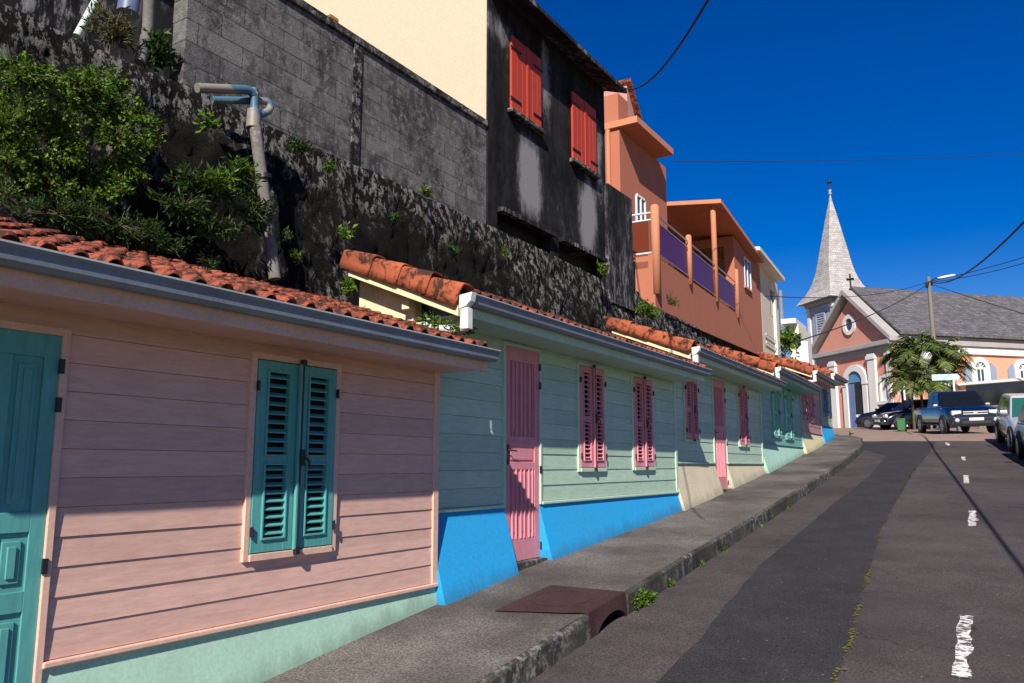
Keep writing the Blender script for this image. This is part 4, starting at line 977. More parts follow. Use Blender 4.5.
for pa, pb in ((832.5, 838.5), (871.5, 879), (890.5, 893.5)):
    a, b = ch.u(pa, 0, 395), ch.u(pb, 0, 395); b = min(b, 0)
    mb = MB(); mb.box(a, b, -.18, 0, zg - .4, zc0 - .001); mb.box(a - .07, b + .05, -.25, 0.001, zg - .4, zg + .35); mb.box(a - .06, b + .05, -.24, 0.001, zc0 - .35, zc0 - .12); mb.build('pilaster', M['church_white'], root)
a, b = ch.u(882, 0, 390), ch.u(888.5, 0, 390); z1_ = K(885, 377)[1]; z0_ = K(885, 401)[1]
mb = MB(); mb.prism(arch_poly(a, b, z0_, z1_ - (b - a) / 2), FN, -.03, 0); wn = mb.build('niche_window', M['white_frame'], root)
mb = MB(); arch_frame(mb, FN, a, b, z0_, z1_ - (b - a) / 2, .16, -.1, 0); mb.box(a - .25, b + .25, -.2, 0, z0_ - .2, z0_); mb.build('window_surround', M['church_white'], wn)
mb = MB(); u_, z_ = K(867.5, 402); mb.box(u_ + .25, u_ + .55, -.04, 0, z_ - .3, z_ + .35); mb.build('plaque', M['facade_black'], root)
# cross on pediment
def cross(parent, u, y, z, h, r=.05, name='cross'):
    mb = MB(); mb.tube([(u, y, z), (u, y, z + h)], r, 6); mb.tube([(u - h * .26, y, z + h * .66), (u + h * .26, y, z + h * .66)], r, 6)
    mb.tube([(u, y - h * .26, z + h * .66), (u, y + h * .26, z + h * .66)], r, 6); mb.lathe([(0, z - .1), (r * 2.6, z), (0, z + .14)], (u, y, 0), 8)
    return mb.build(name, M['iron'], parent)
cross(root, um, .3, za + .75, 1.05, .055)
# nave: side wall runs to the right/back
LN = 34
sd = Frame(R0.x, R0.y, ch.h + math.pi / 2)          # x along the side wall, y into the church... (to its left)
def S(px, py, y=0): return sd.pt(px, py, y)
zs1 = S(949, 338)[1]; zs2 = S(949, 346)[1]; zs3 = S(966, 354.5)[1]
SF = lambda p, q, a: ch_from_sd(p, a, q)
def ch_from_sd(x, y, z): return (-y, x, z)          # side frame -> church frame
def sbox(mb, x0, x1, y0, y1, z0, z1): mb.box(-y1, -y0, x0, x1, z0, z1)
mb = MB(); sbox(mb, 1.2, LN, 0, 1, 0, zs2); mb.build('side_wall', M['church_pink'], root)
mb = MB(); sbox(mb, .9, LN, -.30, .0, zs2 - .0, zs1 - .01); mb.build('side_cornice', M['church_grey'], root)
mb = MB(); sbox(mb, 1.0, LN, -.16, .0, zs3, zs2 - .002); mb.build('side_band', M['church_white'], root, bevel=.02)
zrg = S(905, 292, -um)[1]
mb = MB(); e = .55
mb.hexa([(e, .3, zs1), (e, LN, zs1), (um, LN, zrg), (um, .3, zrg), (e, .3, zs1 + .16), (e, LN, zs1 + .16), (um, LN, zrg + .16), (um, .3, zrg + .16)])
mb.hexa([(2 * um - e, .3, zs1), (um, .3, zrg), (um, LN, zrg), (2 * um - e, LN, zs1), (2 * um - e, .3, zs1 + .16), (um, .3, zrg + .16), (um, LN, zrg + .16), (2 * um - e, LN, zs1 + .16)])
mb.build('nave_roof', M['slate'], root)
# side pilaster by the corner and windows with blue-grey shutters
for pa, pb in ((897, 902), (909, 913)):
    a, b = sd.u(pa, 0, 375), sd.u(pb, 0, 375); mb = MB(); sbox(mb, a, b, -.16, -.001, 0, zs3); mb.build('side_pilaster', M['church_white'], root)
M['church_shutter'] = paint('grey_blue_shutter', (.24, .30, .40), dirt=.15)
for pc_ in (980.5, 1023.5, 935):
    uc = sd.u(pc_, 0, 377); z1_ = S(980.5, 362)[1]; z0_ = S(980.5, 390)[1]; hw = (sd.u(989, 0, 377) - sd.u(972, 0, 377)) / 2 * .62; zsp2 = z1_ - hw
    mb = MB(); mb.prism(arch_poly(uc - hw, uc + hw, z0_, zsp2), lambda p, q, a: (a, p, q), .005, .03); wn = mb.build('nave_window', M['window_glass'], root)
    mb = MB(); arch_frame(mb, lambda p, q, a: (a, p, q), uc - hw, uc + hw, z0_, zsp2, .30, .10, 0); mb.build('window_surround', M['church_white'], wn)
    mb = MB(); fnn = lambda p, q, a: (a, p, q)
    mb.box(.031, .05, uc - .04, uc + .04, z0_, z1_ - .1); mb.box(.031, .05, uc - hw, uc + hw, zsp2 - .06, zsp2 + .06)
    mb.box(.031, .045, uc - hw, uc - hw + .16, z0_, zsp2); mb.box(.031, .045, uc + hw - .16, uc + hw, z0_, zsp2)
    for ag in (35, 70, 110, 145): mb.tube([(.04, uc, zsp2), (.04, uc + hw * math.cos(R(ag)), zsp2 + hw * math.sin(R(ag)))], .03, 4)
    mb.build('glazing_bar', M['white_frame'], wn)
    for s in (-1, 1):
        mb = MB(); a = uc + s * (hw + .36); b = uc + s * (hw * 2 + .42); a, b = min(a, b), max(a, b)
        top = [(a + (b - a) * k / 8, zsp2 + hw * .95 * math.sin(math.pi * .5 * ((k / 8) if s < 0 else 1 - k / 8))) for k in range(9)]
        mb.prism([(a, z0_), (b, z0_)] + top[::-1], fnn, .02, .07); mb.build('shutter', M['church_shutter'], wn)
# tower and spire
uo_ = K(828, 300)[0]
ty0 = 2.2
tf = lambda px, py, y: ch.pt(px, py, y)
# near front-right corner of the tower seen at px 824.5
tuR = ch.u(834, ty0, 320); tw = 2.75
tz1 = tf(825, 300, ty0)[1]; tuL = tuR - tw
mb = MB(); mb.box(tuL, tuR, ty0, ty0 + tw, 0, tz1 - .3)
tower = mb.build('tower', M['tower'], root)
for (x, y) in ((tuL, ty0), (tuR, ty0), (tuR, ty0 + tw)):
    mb = MB(); mb.box(x - .22, x + .10, y - .10, y + .22, 0, tz1 - .3); mb.box(x - .3, x + .18, y - .18, y + .3, tz1 - .65, tz1 - .45); mb.build('corner_post', M['church_white'], tower)
mb = MB(); mb.box(tuL - .25, tuR + .25, ty0 - .25, ty0 + tw + .25, tz1 - .29, tz1 - .02); mb.build('tower_cornice', M['church_grey'], tower)
ulv = (tuL + tuR) / 2; zl1, zl0 = tz1 - 1.0, tz1 - 2.9
mb = MB(); mb.box(ulv - .42, ulv + .42, ty0 - .08, ty0 - .001, zl0, zl1); lv = mb.build('louvre_window', M['dark_void'], tower)
mb = MB()
for a, b, c, d in ((-.56, -.42, zl0 - .14, zl1 + .14), (.42, .56, zl0 - .14, zl1 + .14), (-.42, .42, zl1, zl1 + .14), (-.7, .7, zl0 - .16, zl0)): mb.box(ulv + a, ulv + b, ty0 - .16, ty0, c, d)
for s in (-1, 1): mb.box(ulv + s * .62 - .0 if s > 0 else ulv - .92, ulv + .92 if s > 0 else ulv - .62, ty0 - .1, ty0, zl0, zl1)
for k in range(11): z = zl0 + (zl1 - zl0) * (k + .5) / 11; mb.hexa([(ulv - .42, ty0 - .14, z - .05), (ulv + .42, ty0 - .14, z - .05), (ulv + .42, ty0 - .085, z + .05), (ulv - .42, ty0 - .085, z + .05), (ulv - .42, ty0 - .14, z - .02), (ulv + .42, ty0 - .14, z - .02), (ulv + .42, ty0 - .085, z + .08), (ulv - .42, ty0 - .085, z + .08)])
mb.build('louvre_frame', M['tower'], lv)
ctr = (ulv, ty0 + tw / 2)
zap = tf(828, 195, ty0 + tw / 2)[1]; H = zap - tz1
prof = [(0, 1.50), (.03, 1.38), (.08, 1.18), (.14, 1.01), (.2, .90), (.27, .80), (.36, .71), (.45, .62), (.63, .42), (.81, .22), (.93, .075), (1, .014)]
rows = []
for t, k in prof:
    r = k * tw / 2; z = tz1 + t * H; c = .0 + min(.32, t * 1.0)      # square at the eaves, chamfered higher up
    rows.append([(ctr[0] + a * r, ctr[1] + b * r, z) for a, b in ((-1 + c, -1), (1 - c, -1), (1, -1 + c), (1, 1 - c), (1 - c, 1), (-1 + c, 1), (-1, 1 - c), (-1, -1 + c))])
mb = MB(); mb.grid(rows, False, True); mb.add(rows[0], [tuple(range(8))]); sp_ = mb.build('spire', M['spire'], root)
mb = MB(); mb.lathe([(0, 0), (.16, .1), (.06, .25), (.14, .4), (0, .5)], (ctr[0], ctr[1], zap - .1), 10); mb.build('finial_ball', M['church_grey'], sp_)
cross(sp_, ctr[0], ctr[1], zap + .32, .85, .05, 'weathercock_cross')
# steps in front of the door
mb = MB(); mb.box(uL_ - .5, .5, -1.4, -.25, zg - 1.2, zg - .05); mb.build('steps', M['kerb'], root)

# annex, hedge wall, low wall to the right
def along(px, d, py=465.5):
    r_ = ray(px, py); r_ = r_ * (d / r_.dot(Vector((-math.sin(YAW), math.cos(YAW), 0)))); r_.z = 0; return r_
def zat(py, d):
    v = (341.5 - py) / F; return d * (math.sin(PITCH) + v * math.cos(PITCH)) / (math.cos(PITCH) - v * math.sin(PITCH))
p = along(966, 44, 390); q = along(1040, 41, 390); fa = Frame(p.x, p.y, math.atan2(q.y - p.y, q.x - p.x)); La = (q - p).length
root = empty('annex', fa.m, 'low grey annex with white edged flat roof beside the church windows', 'building')
z1_ = zat(384, 43)
mb = MB(); mb.box(0, La, 0, 2.5, 1, z1_ - .001); mb.build('wall', M['church_shutter'], root)
mb = MB(); mb.box(-2.3, La + .2, -.5, 2.7, z1_, z1_ + .14); mb.build('roof_slab', M['white_frame'], root)
a = fa.u(992, 0, 395); b = fa.u(1006, 0, 395); mb = MB(); mb.box(a, b, -.02, 0, z1_ - 1.2, z1_ - .55); wn = mb.build('window', M['window_glass'], root); mb = MB(); mb.box(a - .12, b + .12, -.05, -.001, z1_ - .54, z1_ - .42); mb.box(a - .12, a, -.05, -.001, z1_ - 1.2, z1_ - .54); mb.box(b, b + .12, -.05, -.001, z1_ - 1.2, z1_ - .54); mb.build('window_frame', M['white_frame'], wn)
p = along(968, 41, 400); q = along(1045, 37, 400); fh = Frame(p.x, p.y, math.atan2(q.y - p.y, q.x - p.x)); Lh = (q - p).length
M['dark_cloth'] = plain('dark_green_cloth', (.012, .016, .014), .8)
mb = MB(); zt0 = zat(392, 41); zt1 = zat(386, 37); 
rows = [[(Lh * i / 20, .2 * math.sin(i * 1.1) * .3, 1.0 + 0 * j + ((zt0 + (zt1 - zt0) * i / 20) - 1.0) * j / 6) for j in range(7)] for i in range(21)]
mb.grid(rows); o = mb.build('fence_screen', M['dark_cloth'], solid=.04); o.matrix_world = fh.m; tag(o, 'long dark green privacy screen behind the pickup truck', 'fence')
p = along(983, 38); q = along(1010, 36.5); fl = Frame(p.x, p.y, math.atan2(q.y - p.y, q.x - p.x)); Ll = (q - p).length
mb = MB(); mb.box(0, Ll, 0, .25, 0, zat(407, 37)); mb.box(-.02, Ll + .02, -.04, .29, zat(407, 37) + .001, zat(407, 37) + .08); o = mb.build('garden_wall', M['beige_base']); o.matrix_world = fl.m; tag(o, 'low beige garden wall between pickup truck and white car', 'wall')

# ================================================================= PALMS
def palm(p, h, n, ln, seed, label, lean=(0, 0)):
    rnd = random.Random(seed); root = empty('palm_tree', p, label, 'palm tree', 'palms in front of the church'); top = Vector((lean[0], lean[1], h))
    mb = MB(); mb.tube([Vector((0, 0, -.3)), top * .5 + Vector((lean[0] * .2, 0, 0)), top], .075, 8, .05)
    mb.build('trunk', M['stem'], root); lf = MB(); rb = MB()
    for k in range(n):
        a = k * 2.4 + rnd.uniform(-.3, .3); el = rnd.uniform(-.1, 1.35); L = ln * rnd.uniform(.75, 1.1); o = Vector((math.cos(a), math.sin(a), 0)); pts = []; d = o * math.cos(el) + Vector((0, 0, math.sin(el))); q = top.copy()
        for i in range(9): pts.append(q.copy()); q = q + d * L / 8; d = (d + Vector((0, 0, -.19 - .03 * i))).normalized()
        rb.tube(pts, .02, 4, .005)
        for i in range(1, 9):
            t = (pts[i] - pts[i - 1]).normalized(); s = t.cross(Vector((0, 0, 1))).normalized()
            for f in (0, .33, .66):
                b = pts[i - 1].lerp(pts[i], f)
                for sg in (-1, 1):
                    l = L * .30 * math.sin(math.pi * (.12 + .85 * (i - 1 + f) / 8)) * rnd.uniform(.8, 1.1); dd = (s * sg + t * .55 + Vector((0, 0, rnd.uniform(-.45, .12)))).normalized(); e = b + dd * l + Vector((0, 0, -.12 * l)); wv = t * l * .085
                    lf.add([b - wv, b + wv, b + dd * l * .6 + wv, b + dd * l * .6 - wv, e], [(0, 1, 2, 3), (3, 2, 4)])
    lf.build('fronds', M['palm'], root); rb.build('frond_stem', M['leaf_dry'], root); return root
for i, (px, d, py, n, ln) in enumerate(((906, 41, 354, 24, 1.8), (918, 40, 352, 26, 1.9), (927, 41, 366, 22, 1.7), (941, 40, 356, 26, 1.9), (951, 41, 372, 18, 1.4), (911, 39.5, 382, 24, 1.6), (934, 39, 384, 22, 1.5), (901, 40.5, 378, 18, 1.3))):
    p = along(px, d, py); g = gy(p.y); p.z = g
    palm(p, zat(py, d) - g, n, ln, 40 + i, ['leftmost tall feathery palm by the church corner', 'tall palm directly left of the wooden pole', 'palm behind the wooden pole', 'tall palm right of the wooden pole', 'rightmost small palm leaning over the truck', 'short palm in the left of the clump', 'short palm behind the white road sign', 'small palm touching the church pilaster'][i])

# ================================================================= POLE, LAMP, SIGN, WIRES
M['pole'] = paint('weathered_pole', (.20, .175, .14), dirt=.5, rough=.9)
pp = along(928.5, 42.8, 278); PZ = zat(277, 42.8); pp.z = gy(pp.y)
root = empty('utility_pole', pp, 'weathered utility pole with wires above the palms', 'pole')
mb = MB(); mb.tube([(0, 0, -.3), (0, 0, PZ - pp.z)], .15, 10, .10); mb.build('pole_shaft', M['pole'], root)
mb = MB(); mb.tube([(0, 0, PZ - pp.z - .3), (.35, -.2, PZ - pp.z - .15), (.6, -.35, PZ - pp.z - .25)], .025, 6); mb.build('lamp_arm', M['iron'], root)
for q_ in ((-.15, -.6), (.14, -.5)): mb = MB(); mb.tube([(q_[0], 0, PZ - pp.z - .27), (q_[0], 0, PZ - pp.z + q_[1])], .05, 6); mb.build('insulator', M['iron'], root)
#mb.tube([(-.15, 0, PZ - pp.z - .25), (-.15, .0, PZ - pp.z - .6)], .05, 6); 
a = Vector((.45, -.25, PZ - pp.z - .18)); mb = MB(); d = Vector((.9, .3, .15)).normalized(); mb.tube([a, a + d * .35, a + d * .75, a + d * .9], lambda t: .02 + .055 * math.sin(math.pi * min(1, .15 + t * .8)), 10); mb.build('lamp_head', M['white_pvc'], root)
pl_ = along(926, 39.2, 357); zl = zat(357, 39.2); pl_.z = gy(pl_.y); root = empty('globe_lamp', pl_, 'white globe street lamp standing among the palms', 'street lamp')
mb = MB(); mb.tube([(0, 0, -.2), (0, 0, zl - pl_.z - .25)], .05, 8); mb.build('lamp_post', M['gutter'], root)
mb = MB(); mb.lathe([(0, -.32), (.14, -.28), (.27, -.05), (.28, .1), (.18, .26), (.0, .32)], (0, 0, zl - pl_.z), 14); mb.build('lamp_globe', M['white_pvc'], root)
ps = along(947, 36, 377); zs0 = zat(376, 35.5); ps.z = gy(ps.y); root = empty('direction_sign', ps, 'long pale blue direction sign on a white post behind the pickup truck', 'road sign'); root.rotation_euler.z = YAW - .35
mb = MB(); mb.tube([(.25, .03, -.2), (.25, .03, zs0 - ps.z + .05)], .045, 8); mb.build('post', M['white_frame'], root)
M['sign_blue'] = paint('pale_blue_sign', (.42, .58, .74), dirt=.08, rough=.4)
mb = MB(); z = zs0 - ps.z; mb.prism([(-.62, z - .14), (.42, z - .14), (.52, z), (.42, z + .14), (-.62, z + .14)], FN, -.03, .0); mb.build('sign_plate', M['sign_blue'], root, bevel=.01)

def wire(p, q, sag, r, label, n=24):
    p, q = Vector(p), Vector(q); pts = []
    for i in range(n + 1):
        t = i / n; v = p.lerp(q, t); v.z -= sag * 4 * t * (1 - t); pts.append(v - p)
    mb = MB(); mb.tube(pts, r, 6); o = mb.build('overhead_cable', M['cable']); o.location = p; return tag(o, label, 'cable')
PT = Vector((pp.x, pp.y, PZ - .25))
wire(PT, (3.2, -4, 3.3), 1.48, .026, 'thick black cable climbing from the wooden pole to the upper right')
q = along(1160, 33, 205); q.z = zat(205, 33); wire(PT, q, .35, .02, 'cable running right from the pole above the church roof')
wire(PT + Vector((0, 0, -.06)), q + Vector((0, 0, -.25)), .5, .02, 'lower twin of the cable running right above the church roof')
q = along(1100, 36, 335); q.z = zat(335, 36); wire(PT + Vector((0, 0, -.1)), q, .1, .02, 'cable dropping right across the slate church roof')
q = along(795, 22, 342); q.z = zat(342, 22); wire(PT + Vector((0, 0, -.1)), q, .25, .018, 'cable dropping left from the pole past the church pediment')
q = along(765, 23.5, 296); q.z = zat(296, 23.5); wire(PT, q, .35, .014, 'thin cable from pole to the ivory house eave')
bq = Vector((-5.62, Y1 + .1, 6.95)); qx = along(716, 5.5, -14); qx.z = zat(-14, 5.5); wire(bq, qx, .28, .012, 'cable rising from the corner of the black house roof into the sky')
q1 = along(674, 18.5, 161); q1.z = zat(161, 18.5); q2 = along(1100, 30, 147); q2.z = zat(147, 30); wire(q1, q2, .18, .010, 'thin level cable across the blue sky from the orange house')

# ================================================================= VEHICLES
def car_paint(name, c, rough=.22):
    m, t, bs = newmat(name); bs.inputs['Base Color'].default_value = (*c, 1); bs.inputs['Roughness'].default_value = rough; bs.inputs['Metallic'].default_value = .25
    bs.inputs['Coat Weight'].default_value = .6; bs.inputs['Coat Roughness'].default_value = .08; return m
M['navy'] = car_paint('navy_paint', (.004, .011, .042)); M['white_car'] = car_paint('white_paint', (.52, .52, .54)); M['blue_car'] = car_paint('blue_paint', (.02, .08, .30)); M['dark_car'] = car_paint('dark_blue_paint', (.008, .014, .032))
M['carglass'] = plain('car_glass', (.006, .008, .010), .12, 0, .45); M['green_glass'] = plain('green_tinted_glass', (.015, .09, .075), .05, 0, .9)
M['rubber'] = plain('tyre_rubber', (.015, .015, .015), .85); M['rim'] = plain('wheel_rim', (.35, .35, .36), .35, .8)
M['plastic'] = plain('black_plastic', (.02, .02, .022), .6); M['lamp_clear'] = plain('lamp_glass', (.65, .66, .68), .12, .3); M['lamp_red'] = plain('tail_lamp', (.35, .01, .01), .2); M['plate'] = plain('number_plate', (.6, .6, .55), .5)
def vehicle(name, pos, head, body, label, cat, L=4.0, W=1.7, H=1.5, pickup=False, glass='carglass'):
    """x forward, y left; head = direction the nose points (plan angle)"""
    x0_, y0_ = pos[0], pos[1]; e_ = 1.3
    nrm = Vector((-(road_z(x0_ + e_, y0_) - road_z(x0_ - e_, y0_)) / (2 * e_), -(road_z(x0_, y0_ + e_) - road_z(x0_, y0_ - e_)) / (2 * e_), 1)).normalized()
    mtx = Matrix.Translation(Vector(pos)) @ Vector((0, 0, 1)).rotation_difference(nrm).to_matrix().to_4x4() @ Matrix.Rotation(head, 4, 'Z'); root = empty(name, mtx, label, cat)
    hl = L / 2; hw = W / 2
    if pickup: st = [(-hl, .62, 1.02, .96), (-hl + .1, .38, 1.08, 1), (-1.2, .33, 1.08, 1), (.75, .32, 1.10, 1), (1.0, .32, 1.12, 1), (hl - .6, .32, 1.08, .99), (hl - .15, .32, .97, .93), (hl, .40, .80, .86)]
    else: st = [(-hl, .48, .80, .86), (-hl + .12, .30, .95, .95), (-hl + .6, .24, .96, 1), (.6, .22, .95, 1), (hl - 1.1, .24, .93, 1), (hl - .5, .26, .84, .97), (hl - .12, .28, .70, .90), (hl, .36, .58, .82)]
    mb = MB(); rows = []
    for x, zb_, zt_, k in st:
        w_ = hw * k; rows.append([(x, s * a * w_, z) for s, a, z in ((-1, .55, zb_), (-1, .95, zb_ + .04), (-1, 1.0, zb_ + .22), (-1, .985, zt_ - .10), (-1, .93, zt_ - .01), (-1, .5, zt_ + .03), (1, .5, zt_ + .03), (1, .93, zt_ - .01), (1, .985, zt_ - .10), (1, 1.0, zb_ + .22), (1, .95, zb_ + .04), (1, .55, zb_))])
    mb.grid(rows, True, True); mb.add(rows[0], [tuple(range(12))]); mb.add(rows[-1], [tuple(range(12))[::-1]])
    mb.build('body', M[body], root)
    zb_ = 1.05 if pickup else .92
    # cabin: base and roof outlines
    if pickup: xb0, xt0, xt1, xb1 = -.72, -.50, .62, 1.25
    else: xb0, xt0, xt1, xb1 = -hl + .15, -hl + .62, .30, 1.02
    def cabin(off, z0, z1, xs, tw=.78):
        a0, a1, b1, b0 = xs; wb = hw * .93 + off; wt = hw * tw + off
        return [(a0, -wb, z0), (b0, -wb, z0), (b0, wb, z0), (a0, wb, z0), (a1, -wt, z1), (b1, -wt, z1), (b1, wt, z1), (a1, wt, z1)]
    mb = MB(); mb.hexa(cabin(0, zb_ - .03, H - .02, (xb0, xt0, xt1, xb1))); cb = mb.build('cabin', M[body], root, bevel=.05)
    t0, t1 = .14, .84
    def lp(a, b, t): return a + (b - a) * t
    def wy(t): return lp(hw * .93, hw * .78, t) + .012
    def zz(t): return lp(zb_ - .03, H - .02, t)
    g = M[glass]
    mb = MB(); e = .14      # windscreen, rear window proud of the cabin by a few mm
    for xs_, s, nm in (((xb1, xt1), 1, 'windscreen'), ((xb0, xt0), -1, 'rear_window')):
        mb = MB(); pts = [(lp(xs_[0], xs_[1], t) + s * .014, y * (wy(t) - .06), zz(t)) for t, y in ((t0 - .12, -1), (t0 - .12, 1), (t1 + .06, 1), (t1 + .06, -1))]; mb.add(pts, [(0, 1, 2, 3)]); mb.build(nm, g, cb, solid=.006)
    for s in (-1, 1):
        xm = .12 if pickup else -.35
        for (p0, p1) in (((xb0, xt0), (xm, xm)), ((xm + .07, xm + .07), (xb1, xt1))):
            mb = MB(); o0 = .10 if p0[0] == xb0 else 0; o1 = .12 if p1[0] == xb1 else 0
            pts = [(lp(p0[0], p0[1], t0) + o0, s * wy(t0), zz(t0)), (lp(p1[0], p1[1], t0) - o1, s * wy(t0), zz(t0)), (lp(p1[0], p1[1], t1) - o1 * .6, s * wy(t1), zz(t1)), (lp(p0[0], p0[1], t1) + o0 * .6, s * wy(t1), zz(t1))]
            mb.add(pts, [(0, 1, 2, 3)]); mb.build('side_window', g, cb, solid=.006)
        mb = MB(); mb.box(xb1 - .35, xb1 - .22, min(s * hw * .95, s * (hw + .14)), max(s * hw * .95, s * (hw + .14)), zb_ + .06, zb_ + .17); mb.build('wing_mirror', M[body] if not pickup else M['rim'], root, bevel=.03)
    wr = .37 if pickup else .31; xw = (-1.55, 1.55) if pickup else (-L * .32, L * .32)
    for x in xw:
        for s in (-1, 1):
            mb = MB(); n = 20        # dark wheel arch
            arc = [(x + (wr + .07) * math.cos(math.pi * k / n), s * (hw + .006), wr + (wr + .07) * math.sin(math.pi * k / n)) for k in range(n + 1)] + [(x - wr - .07, s * (hw + .006), .30), (x + wr + .07, s * (hw + .006), .30)]
            mb.add(arc, [tuple(range(len(arc)))]); mb.build('wheel_arch', M['plastic'], root, solid=.02)
            mb = MB(); rr_ = [(0, -.10), (wr * .6, -.10), (wr * .93, -.10), (wr, -.06), (wr, .06), (wr * .93, .10), (wr * .62, .10), (wr * .6, .07), (0, .06)]
            rows = [[(x + r_ * math.cos(2 * math.pi * k / 24), s * (hw - .08 + y_ + .02), wr + r_ * math.sin(2 * math.pi * k / 24)) for k in range(24)] for r_, y_ in rr_]
            mb.grid(rows, True, True); wh = mb.build('wheel', M['rubber'], root)
            mb = MB(); yo = s * (hw + .035)
            for k in range(6):
                a = k * math.pi / 3; c_, s_ = math.cos(a), math.sin(a); q_ = wr * .58; t_ = .035
                mb.add([(x - s_ * t_, yo, wr + c_ * t_), (x + s_ * t_, yo, wr - c_ * t_), (x + c_ * q_ + s_ * t_ * 1.3, yo, wr + s_ * q_ - c_ * t_ * 1.3), (x + c_ * q_ - s_ * t_ * 1.3, yo, wr + s_ * q_ + c_ * t_ * 1.3)], [(0, 1, 2, 3)])
            rim = [[(x + rq * math.cos(2 * math.pi * k / 20), yo, wr + rq * math.sin(2 * math.pi * k / 20)) for k in range(20)] for rq in (wr * .54, wr * .64)]; mb.grid(rim, False, True); mb.build('rim', M['rim'], wh, solid=.01)
    fx = hl
    for s in (-1, 1):
        mb = MB(); z0_, z1_ = (.76, .95) if pickup else (.62, .78); a, b = sorted((s * hw * .52, s * hw * .90))
        mb.box(fx - .16, fx - .01 if pickup else fx - .03, a, b, z0_, z1_); mb.build('headlight', M['lamp_clear'], root, bevel=.03)
        mb = MB(); a, b = sorted((s * hw * .66, s * hw * .9)); mb.box(-hl - .01, -hl + .1, a, b, .72, .98 if pickup else .9); mb.build('tail_light', M['lamp_red'], root, bevel=.02)
    mb = MB(); mb.box(fx - .13, fx + .005, -hw * .49, hw * .49, .76 if pickup else .60, .92 if pickup else .70); gr = mb.build('grille', M['plastic'], root, bevel=.02)
    mb = MB()
    for z in ((.80, .885) if pickup else (.65,)): mb.box(fx - .02, fx + .02, -hw * .47, hw * .47, z - .012, z + .022)
    mb.box(fx - .02, fx + .025, -.07, .07, .80, .90) if pickup else None
    mb.build('grille_bar', M['lamp_clear'], gr)
    mb = MB(); mb.box(fx - .25, fx + .07, -hw * .88, hw * .88,   .34 if pickup else .26, .70 if pickup else .50); bp = mb.build('bumper', M[body] if not pickup else M['dark_car'], root, bevel=.07)
    mb = MB(); mb.box(fx + .04, fx + .076, -hw * .55, hw * .55, .45 if pickup else .32, .54 if pickup else .40); mb.build('air_intake', M['plastic'], bp)
    mb = MB(); mb.box(fx + .06, fx + .085, -.26, .26, .55 if pickup else .42, .66 if pickup else .53); mb.build('number_plate', M['plate'], bp)
    if pickup:
        for s in (-1, 1):
            mb = MB(); rows = [[(fx + .05 + o_, s * hw * .74 + r_ * math.cos(k * math.pi / 6), .57 + r_ * math.sin(k * math.pi / 6)) for k in range(12)] for r_, o_ in ((.085, 0), (.08, .035), (.001, .04))]; mb.grid(rows, True, True); mb.build('fog_light', M['lamp_clear'], bp)
        mb = MB(); mb.box(-hl + .12, -.8, -hw * .82, hw * .82, 1.085, 1.125); mb.build('load_bed_cover', M['plastic'], root)
        mb = MB(); [mb.box(-1.0, 1.0, s * hw - .06, s * hw + .06, .36, .42) for s in (-1, 1)]; mb.build('side_step', M['plastic'], root)
    return root
def vpos(px, d): p = along(px, d); p.z = road_z(p.x, p.y) + .005; return p
vehicle('pickup_truck', vpos(958.5, 33.6), math.atan2(-.94, .34), 'navy', 'dark navy double cab pickup truck parked nose towards the camera', 'pickup truck', 5.0, 1.85, 1.76, True)
vehicle('parked_car', vpos(1041, 22.6), math.atan2(-.99, .12), 'white_car', 'white small car with green tinted windscreen parked at the right edge', 'car', 3.9, 1.68, 1.48, glass='green_glass')
vehicle('parked_car', vpos(1071, 18.6), math.atan2(-.99, .12), 'blue_car', 'bright blue car cut off by the right edge of the picture', 'car', 3.9, 1.68, 1.45)
vehicle('parked_car', vpos(903, 43.5), math.atan2(.35, -.9), 'dark_car', 'dark blue car parked behind the green bin by the church', 'car', 4.2, 1.7, 1.40)
vehicle('parked_car', vpos(921, 41), math.atan2(-.5, -.8), 'dark_car', 'black blue car half hidden behind the pickup truck', 'car', 4.0, 1.7, 1.5)
# green bin
p = vpos(904.5, 38); root = empty('wheelie_bin', p, 'green wheelie bin standing in front of the dark blue car', 'bin')
M['bin'] = plain('green_bin_plastic', (.04, .16, .055), .5)
mb = MB(); mb.hexa([(-.15, -.15, .05), (.15, -.15, .05), (.15, .15, .05), (-.15, .15, .05), (-.18, -.19, .54), (.18, -.19, .54), (.18, .19, .54), (-.18, .19, .54)]); mb.build('bin_body', M['bin'], root, bevel=.02)
mb = MB(); mb.box(-.20, .20, -.21, .21, .545, .60); mb.build('lid', M['bin'], root, bevel=.02); mb = MB(); [mb.tube([(-.16 * s - .03, .15, .08), (-.16 * s + .03, .15, .08)], .08, 10) for s in (-1, 1)]; mb.build('bin_wheel', M['rubber'], root)

# ================================================================= PLANTS ON WALL, ROOFS AND KERB
def sp(px, py, X=-5.5): return at(px, py, X)
rnd = random.Random(21); bl = []
for k_ in range(58):
    px_ = rnd.uniform(-8, 150); py_ = 75 + rnd.uniform(0, 115) + (px_ - 70) * .12 + (18 if px_ > 120 else 0)
    if ((px_ - 70) / 95) ** 2 + ((py_ - 132) / 68) ** 2 > 1.05: continue
    r_ = rnd.uniform(.07, .15); bl.append((sp(px_, py_, -5.40 - rnd.uniform(0, .22)), (r_ * 1.1, r_ * 1.3, r_)))
for px_, py_ in ((150, 118), (158, 135), (142, 172), (120, 188), (30, 178), (8, 190), (62, 186), (92, 196)): bl.append((sp(px_, py_, -5.38), (.06, .12, .08)))
bush('wall_shrub', bl, 17000, .034, M['leaf'], 'large bright green shrub hanging over the stone wall at the upper left', 'shrub', seed=1, droop=.7)
